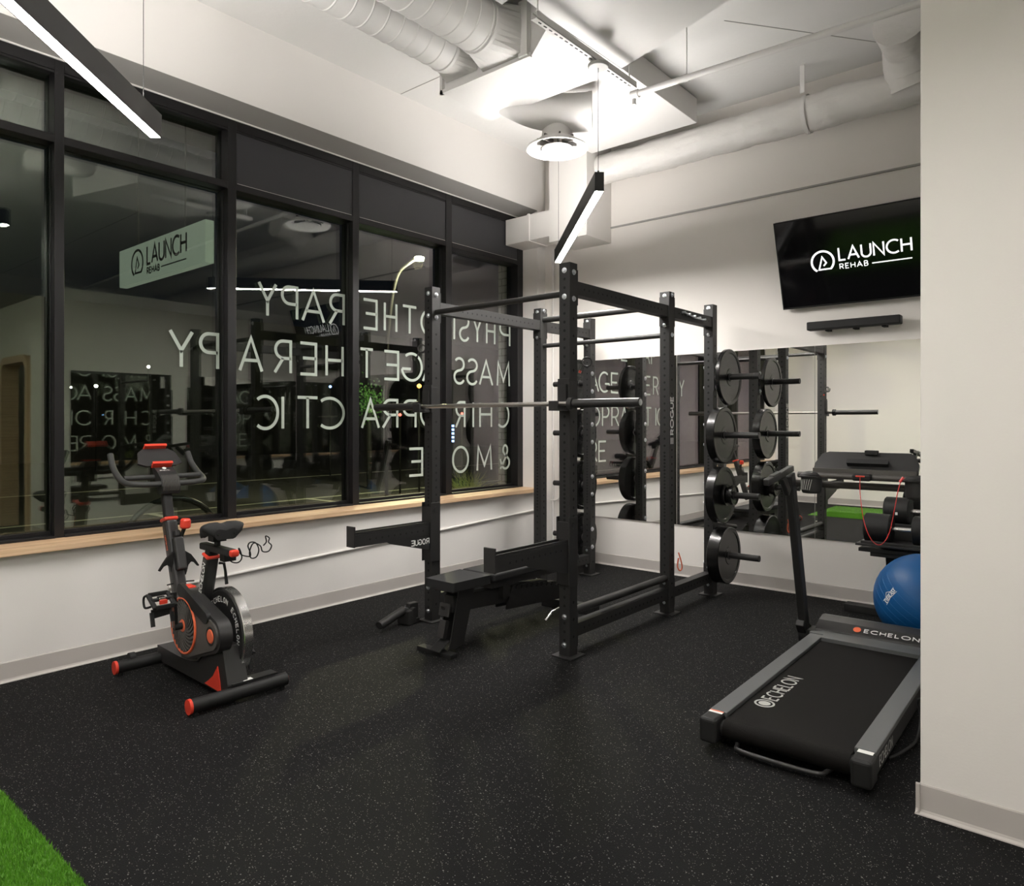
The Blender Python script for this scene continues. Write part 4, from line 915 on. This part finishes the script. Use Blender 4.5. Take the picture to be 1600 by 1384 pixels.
mb = mbk(); mb.cyl((.185, 0, .745), (.185, 0, .79), .016, 14); mb.box((.155, -.035, .77), (.215, .035, .80)); mb.tube([(.07, -.02, .82), (.17, -.02, .785), (.30, -.045, .82)], .004, 8); mb.tube([(.07, .02, .82), (.17, .02, .785), (.30, .045, .82)], .004, 8); mb.build('saddle_clamp', 'matte', BK)
# saddle: lofted
mb = mbk(); secs = [(.02, .018, .828), (.04, .028, .838), (.09, .038, .846), (.14, .056, .854), (.18, .084, .866), (.22, .106, .876), (.255, .110, .880), (.275, .096, .872), (.285, .06, .85)]
n = 20; vs = []
for lx, hw_, zt in secs:
    for k in range(n):
        a = 2*PI*k/n; yy = hw_*math.cos(a); dip = .018*math.exp(-(yy/.025)**2) if lx > .16 else 0
        vs.append((lx, yy, zt-.026+(.028*math.sin(a) if math.sin(a) > 0 else (.034+.03*abs(math.cos(a))**2)*math.sin(a))-(dip if math.sin(a) > 0 else 0)))
fs = [(i*n+k, i*n+(k+1) % n, (i+1)*n+(k+1) % n, (i+1)*n+k) for i in range(len(secs)-1) for k in range(n)]
mb.add(vs, fs, 0, True); mb.add(vs[:n], [tuple(range(n-1, -1, -1))], 0, True); mb.add(vs[-n:], [tuple(range(n))], 0, True); mb.build('saddle', 'pad', BK)
# wire weight holder behind the seat
mb = mbk(); pts = []
for ly, z in [(.04, .69), (.055, .62), (.10, .60), (.125, .635), (.115, .70), (.105, .72), (.12, .665), (.175, .64), (.18, .67), (.165, .73), (.18, .76), (.215, .75), (.235, .69), (.22, .63), (.185, .625), (.175, .68), (.20, .75), (.245, .72), (.26, .67), (.30, .665), (.32, .71), (.30, .745), (.305, .78), (.28, .80), (.285, .75), (.265, .72)]: pts.append((.21+.1*ly, .012+ly*.82, .71+(z-.70)*.62))
mb.tube(smooth_path(pts, 5), .0035, 6); mb.box((.19, .01, .665), (.24, .075, .70)); mb.build('wire_holder', 'matte', BK)
# head post
HP = [Vector((-.240, -.004, .40)), Vector((-.388, -.012, .832)), Vector((-.452, -.008, 1.02))]
mb = mbk(); mb.beam(HP[0]+Vector((.03, 0, -.12)), HP[1], .070, .072, up=(0, 1, 0)); mb.build('head_tube', 'dgrey', BK, bevel=.022, seg=3)
mb = mbk(); mb.beam(HP[1]+Vector((.003, 0, -.012)), HP[1]+Vector((-.004, 0, .010)), .078, .080, up=(0, 1, 0)); mb.build('tube_collar', 'red', BK, bevel=.02, seg=3)
mb = mbk(); mb.beam(HP[1], HP[2], .045, .055, up=(0, 1, 0)); mb.build('inner_post', 'matte', BK, bevel=.014, seg=3)
d = (HP[1]-HP[0]).normalized()
mb = mbk(); T = fr(HP[0]+d*.30+Vector((0, -.0365, 0)), d, Vector((-d.z, 0, d.x))); text(mb, 'ECHELON', T, -.02, -.008, .012, .0028, 1.2, .2, .0006); mb.build('tube_lettering', 'orange', BK)
mb = mbk(); mb.beam((-.255, 0, .555), (-.315, 0, .735), .062, .055, up=(0, 1, 0)); mb.beam((-.315, .0, .735), (-.325, 0, .775), .05, .035, up=(0, 1, 0)); mb.build('resistance_housing', 'dgrey', BK, bevel=.012, seg=3)
mb = mbk(); mb.tube([(-.31, .02, .73), (-.285, .035, .80)], .011, 12); mb.build('resistance_stem', 'matte', BK)
mb = mbk(); mb.lathe([(.001, .056), (.022, .055), (.028, .046), (.029, .008), (.023, 0), (.001, 0)], (-.285, .035, .785), (.05, .03, 1), 22); mb.build('resistance_knob', 'red', BK)
for s_ in (-1, 1):
    mb = mbk(); T = fr((-.285, 0, 0), (0, s_, 0), (0, 0, 1))
    mb.prism([(.03, .66), (.06, .635), (.10, .585), (.135, .545), (.14, .555), (.125, .60), (.10, .645)][::s_] if False else [(.03, .66), (.065, .635), (.09, .60), (.112, .565), (.105, .56), (.085, .585), (.065, .592), (.05, .575), (.042, .54), (.035, .52)], T, -.008, .008); mb.build('dumbbell_hook', 'matte', BK, bevel=.003)
    mb = mbk(); mb.cyl((-.26, s_*.03, .488), (-.26, s_*.075, .484), .004, 8); mb.build('hook_pin', 'matte', BK)
mb = mbk(); mb.beam((-.20, -.01, .475), (-.12, -.01, .475), .075, .022); mb.build('red_cover', 'red', BK, bevel=.006)
mb = mbk(); mb.beam((-.21, 0, .445), (-.08, 0, .455), .09, .05); mb.build('neck_cover', 'grey', BK, bevel=.01)
# handlebars
for s_ in (-1, 1):
    mb = mbk(); mb.tube(smooth_path([(-.41, s_*.02, 1.035), (-.41, s_*.12, 1.035), (-.42, s_*.185, 1.04), (-.47, s_*.222, 1.05), (-.56, s_*.228, 1.085), (-.64, s_*.226, 1.135), (-.69, s_*.222, 1.20)], 6), .0165, 14); mb.build('handlebar', 'grip', BK)
mb = mbk(); mb.tube([(-.50, -.215, 1.07), (-.50, .215, 1.07)], .0145, 14); mb.build('handlebar', 'grip', BK)
mb = mbk(); T = Ts(.052)
mb.prism([(-.395, .975), (-.385, 1.02), (-.40, 1.065), (-.45, 1.10), (-.50, 1.125), (-.53, 1.115), (-.50, 1.07), (-.46, 1.03), (-.45, .975)], T, 0, .104); cc_ = mb.build('console_cover', 'dgrey', BK, bevel=.006)
mb = mbk()
for k in range(11): y = -.042+k*.0084; mb.tube([(-.389, y, .995), (-.384, y, 1.022), (-.397, y, 1.062), (-.425, y, 1.083)], .0022, 6)
mb.build('ridges', 'grey', cc_)
mb = mbk(); T = fr((-.497, -.035, 1.126), (0, 1, 0), (-.0, 0, 1)); T = fr((-.478, 0, 1.1145), (0, 1, 0), (-.05, 0, .03)); text(mb, 'ECHELON', T, -.030, -.018, .009, .0022, 1.0, .2, .0008); mb.lathe([(.0005, .0008), (.011, .0008)], T @ Vector((0, .010, 0)), T.to_3x3().col[2], 20); mb.build('console_lettering', 'white', cc_)
# tablet tray
T = fr((-.515, -.005, 1.132), (0, 1, 0), (-.11, 0, .11))
mb = mbk(); mb.prism([(-.085, 0), (.085, 0), (.125, .02), (.105, .105), (.07, .135), (-.07, .135), (-.105, .105), (-.125, .02)][::1], T, -.008, .004); tray = mb.build('tablet_tray', 'dgrey', BK, bevel=.003)
mb = mbk()
for a, b, y in ((-.062, .062, .135), (-.055, .058, -.006)): mb.prism([(a, y), (b, y), (b, y+.016), (a, y+.016)], T, -.008, .030).cut()
mb.build('tray_ledge', 'red', tray, bevel=.003)

# ================================================================ outside
struct(MB().box((-5.9, -6, -.2), (-4.9, 14, -.05)).build('ground_sidewalk', 'conc'), 'concrete pavement outside the window', 'ground')
struct(MB().box((-90, -40, -.3), (-5.9, 60, -.12)).build('ground_street', 'asphalt'), 'dark asphalt car park outside', 'ground')
mb = MB()
for y in (2, 5, 8, 11, 14, 17): mb.box((-12, y, -.12), (-7.5, y+.12, -.116))
mb.box((-12.1, -10, -.12), (-12, 40, -.116)); mb.box((-17, -10, -.12), (-16.85, 40, -.116))
struct(mb.build('ground_lines', 'line'), 'pale painted parking lines', 'ground')
tag(MB().box((-5.045, 5.75, -.05), (-4.861, 6.2, 3.3)).build('brick_pier', 'brick'), 'pale painted brick pier just outside the last window bay', 'pier')
# planter with grass
PL = thing('planter', (-5.25, 5.45, -.05), 'grass planter outside by the brick pier', 'planter')
MB().box((-5.60, 5.1, -.05), (-4.95, 5.70, .52)).build('planter_box', 'conc', PL, bevel=.01)
mb = MB()
for i in range(150):
    a = random.uniform(0, 2*PI); l = random.uniform(.18, .42); cx = -5.22+random.uniform(-.13, .13); cy = 5.45+random.uniform(-.13, .13); lean = random.uniform(.15, .9)
    pts = [(cx+math.cos(a)*lean*l*t*t, cy+math.sin(a)*lean*l*t*t, .52+l*(t-.35*lean*t*t)) for t in (0, .35, .7, 1)]
    mb.tube(pts, [.004, .0035, .0025, .0008], 4, caps=False)
g = mb.build('ornamental_grass', 'grass', PL); g['kind'] = 'stuff'
# hoop stand outside
tag(MB().tube([(-5.35, 2.05+.36*(1-math.cos(PI*k/16)), .46+.36*math.sin(PI*k/16)) for k in range(17)], .022, 12).tube([(-5.35, 2.05, -.05), (-5.35, 2.05, .46)], .022, 12).tube([(-5.35, 2.77, -.05), (-5.35, 2.77, .46)], .022, 12).build('bicycle_stand', 'plate'), 'glossy black bicycle stand hoop just outside the window', 'bicycle stand')
# blade sign
SG = thing('blade_sign', (-6.1, 2.67, 2.6), 'pale LAUNCH REHAB box sign projecting outside the window', 'sign')
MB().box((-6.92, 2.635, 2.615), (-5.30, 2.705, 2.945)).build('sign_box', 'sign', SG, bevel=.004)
sbx = [o for o in SG.children if o.name.startswith('sign_box')][0]
MB().cyl((-5.7, 2.67, 2.945), (-5.7, 2.67, 4.3), .006, 8).cut().cyl((-6.6, 2.67, 2.945), (-6.6, 2.67, 4.3), .006, 8).build('hanger_rod', 'matte', SG)
struct(MB().box((-7.4, -2, 4.3), (-4.87, 9, 4.5)).build('trim_9', 'far'), 'dark canopy over the pavement outside')
mb = MB(); T = fr((-6.33, 2.634, 2.745), (1, 0, 0), (0, 0, 1)); logo(mb, T, -.20, .035, .115, .022, .001)
text_fit(mb, 'LAUNCH', T, 0, 0, .72, .150, .024, .2, .001); text_fit(mb, 'REHAB', T, 0, -.082, .24, .05, .013, .3, .001); mb.ribbon([(.27, -.058), (.72, -.058)], .010, T, .001); mb.build('sign_lettering', 'dark', sbx)
# street lamp and distant lights, placed along measured bearings
A_ = math.radians(40.17)
def at(px, py, t):
    r = (px-800)/1107.6; return Vector((t*(-math.sin(A_)+math.cos(A_)*r), t*(math.cos(A_)+math.sin(A_)*r), H+t*(659-py)/1107.6))
p = at(655, 404, 13)
SL = thing('street_lamp', (p.x, p.y, -.12), 'bright street lamp on a curved pole across the car park', 'street lamp')
q = at(604, 640, 13); mb = MB().tube(smooth_path([(q.x, q.y, -.12), (q.x, q.y, 2.2), at(608, 500, 13), at(620, 432, 13), at(640, 410, 13), at(655, 402, 13)], 6), .035, 10); mb.build('pole', 'matte', SL)
MB().lathe([(.001, -.05), (.085, -.03), (.09, .02), (.001, .05)], p, (0, 0, 1), 18).build('lamp_head', 'street', SL)
for px, py, t, r, m, lb in [(232, 573, 18, .035, 'white_lamp', 'small white light over the far lot, highest at the left'), (150, 603, 22, .05, 'white_lamp', 'starry white light low in the second pane'), (111, 605, 26, .035, 'white_lamp', 'faint white light at the left edge of the second pane'), (119, 605, 28, .030, 'white_lamp', 'faint white light just right of the leftmost one'), (516, 604, 20, .04, 'blue_lamp', 'small blue light under the THERAPY lettering'), (655, 603, 15, .05, 'amber_lamp', 'small amber light left of the front rack post'), (625, 648, 13.5, .03, 'red_lamp', 'small red light behind the CHIROPRACTIC lettering'), (722, 646, 16, .03, 'red_lamp', 'small red light right of the front rack post'), (346, 645, 20, .03, 'blue_lamp', 'small blue light beside the second mullion')]:
    p = at(px, py, t); L_ = thing('distant_lamp', (p.x, p.y, -.12), lb, 'light', group='distant night lights')
    MB().lathe([(.001, -r), (r*.8, -r*.5), (r, 0), (r*.8, r*.5), (.001, r)], p, (0, 0, 1), 12).build('bulb', m, L_)
    MB().cyl((p.x, p.y, -.12), (p.x, p.y, p.z-r), .02, 8).build('post', 'matte', L_)
p = at(708, 678, 14); BS = thing('neon_sign', (p.x, p.y, -.12), 'small blue vertical sign glowing in the distance', 'sign')
mb = MB()
for k in range(5): mb.box((p.x-.02, p.y-.03, p.z-.16+k*.075), (p.x+.0, p.y+.03, p.z-.12+k*.075))
mb.build('lit_panel', 'blue_lamp', BS); MB().box((p.x-.1, p.y-.06, -.12), (p.x-.021, p.y+.06, p.z+.3)).build('sign_post', 'matte', BS)
# tree lit green
p = at(577, 625, 16); TR = thing('tree', (p.x, p.y, -.12), 'small leafy tree lit green in the far car park', 'tree')
mb = MB()
for i in range(420):
    v = Vector((random.gauss(0, .17), random.gauss(0, .17), random.gauss(0, .18))); c = p+v; s_ = .03
    a = Vector((random.uniform(-1, 1), random.uniform(-1, 1), random.uniform(-1, 1))).normalized()*s_; b = a.orthogonal().normalized()*s_*.6
    mb.add([c-a, c+b, c+a, c-b], [(0, 1, 2, 3)])
mb.build('foliage', 'leaf', TR); MB().cyl((p.x, p.y, -.12), (p.x, p.y, p.z), .06, 8).build('trunk', 'matte', TR)
def point(name, loc, e, col, r=.05):
    l = bpy.data.lights.new(name, 'POINT'); l.energy = e; l.color = col; l.shadow_soft_size = r
    o = bpy.data.objects.new(name, l); COL.objects.link(o); o.location = loc; return o
point('street_lamp_light', at(655, 412, 13), 1400, (1, .85, .55), .1)
point('tree_uplight', p+Vector((.9, -.6, -.2)), 22, (.8, 1, .5), .1)
# far facade
struct(MB().box((-60, -20, -.12), (-30, 60, 6)).build('building_far', 'far'), 'dark building across the car park', 'building')
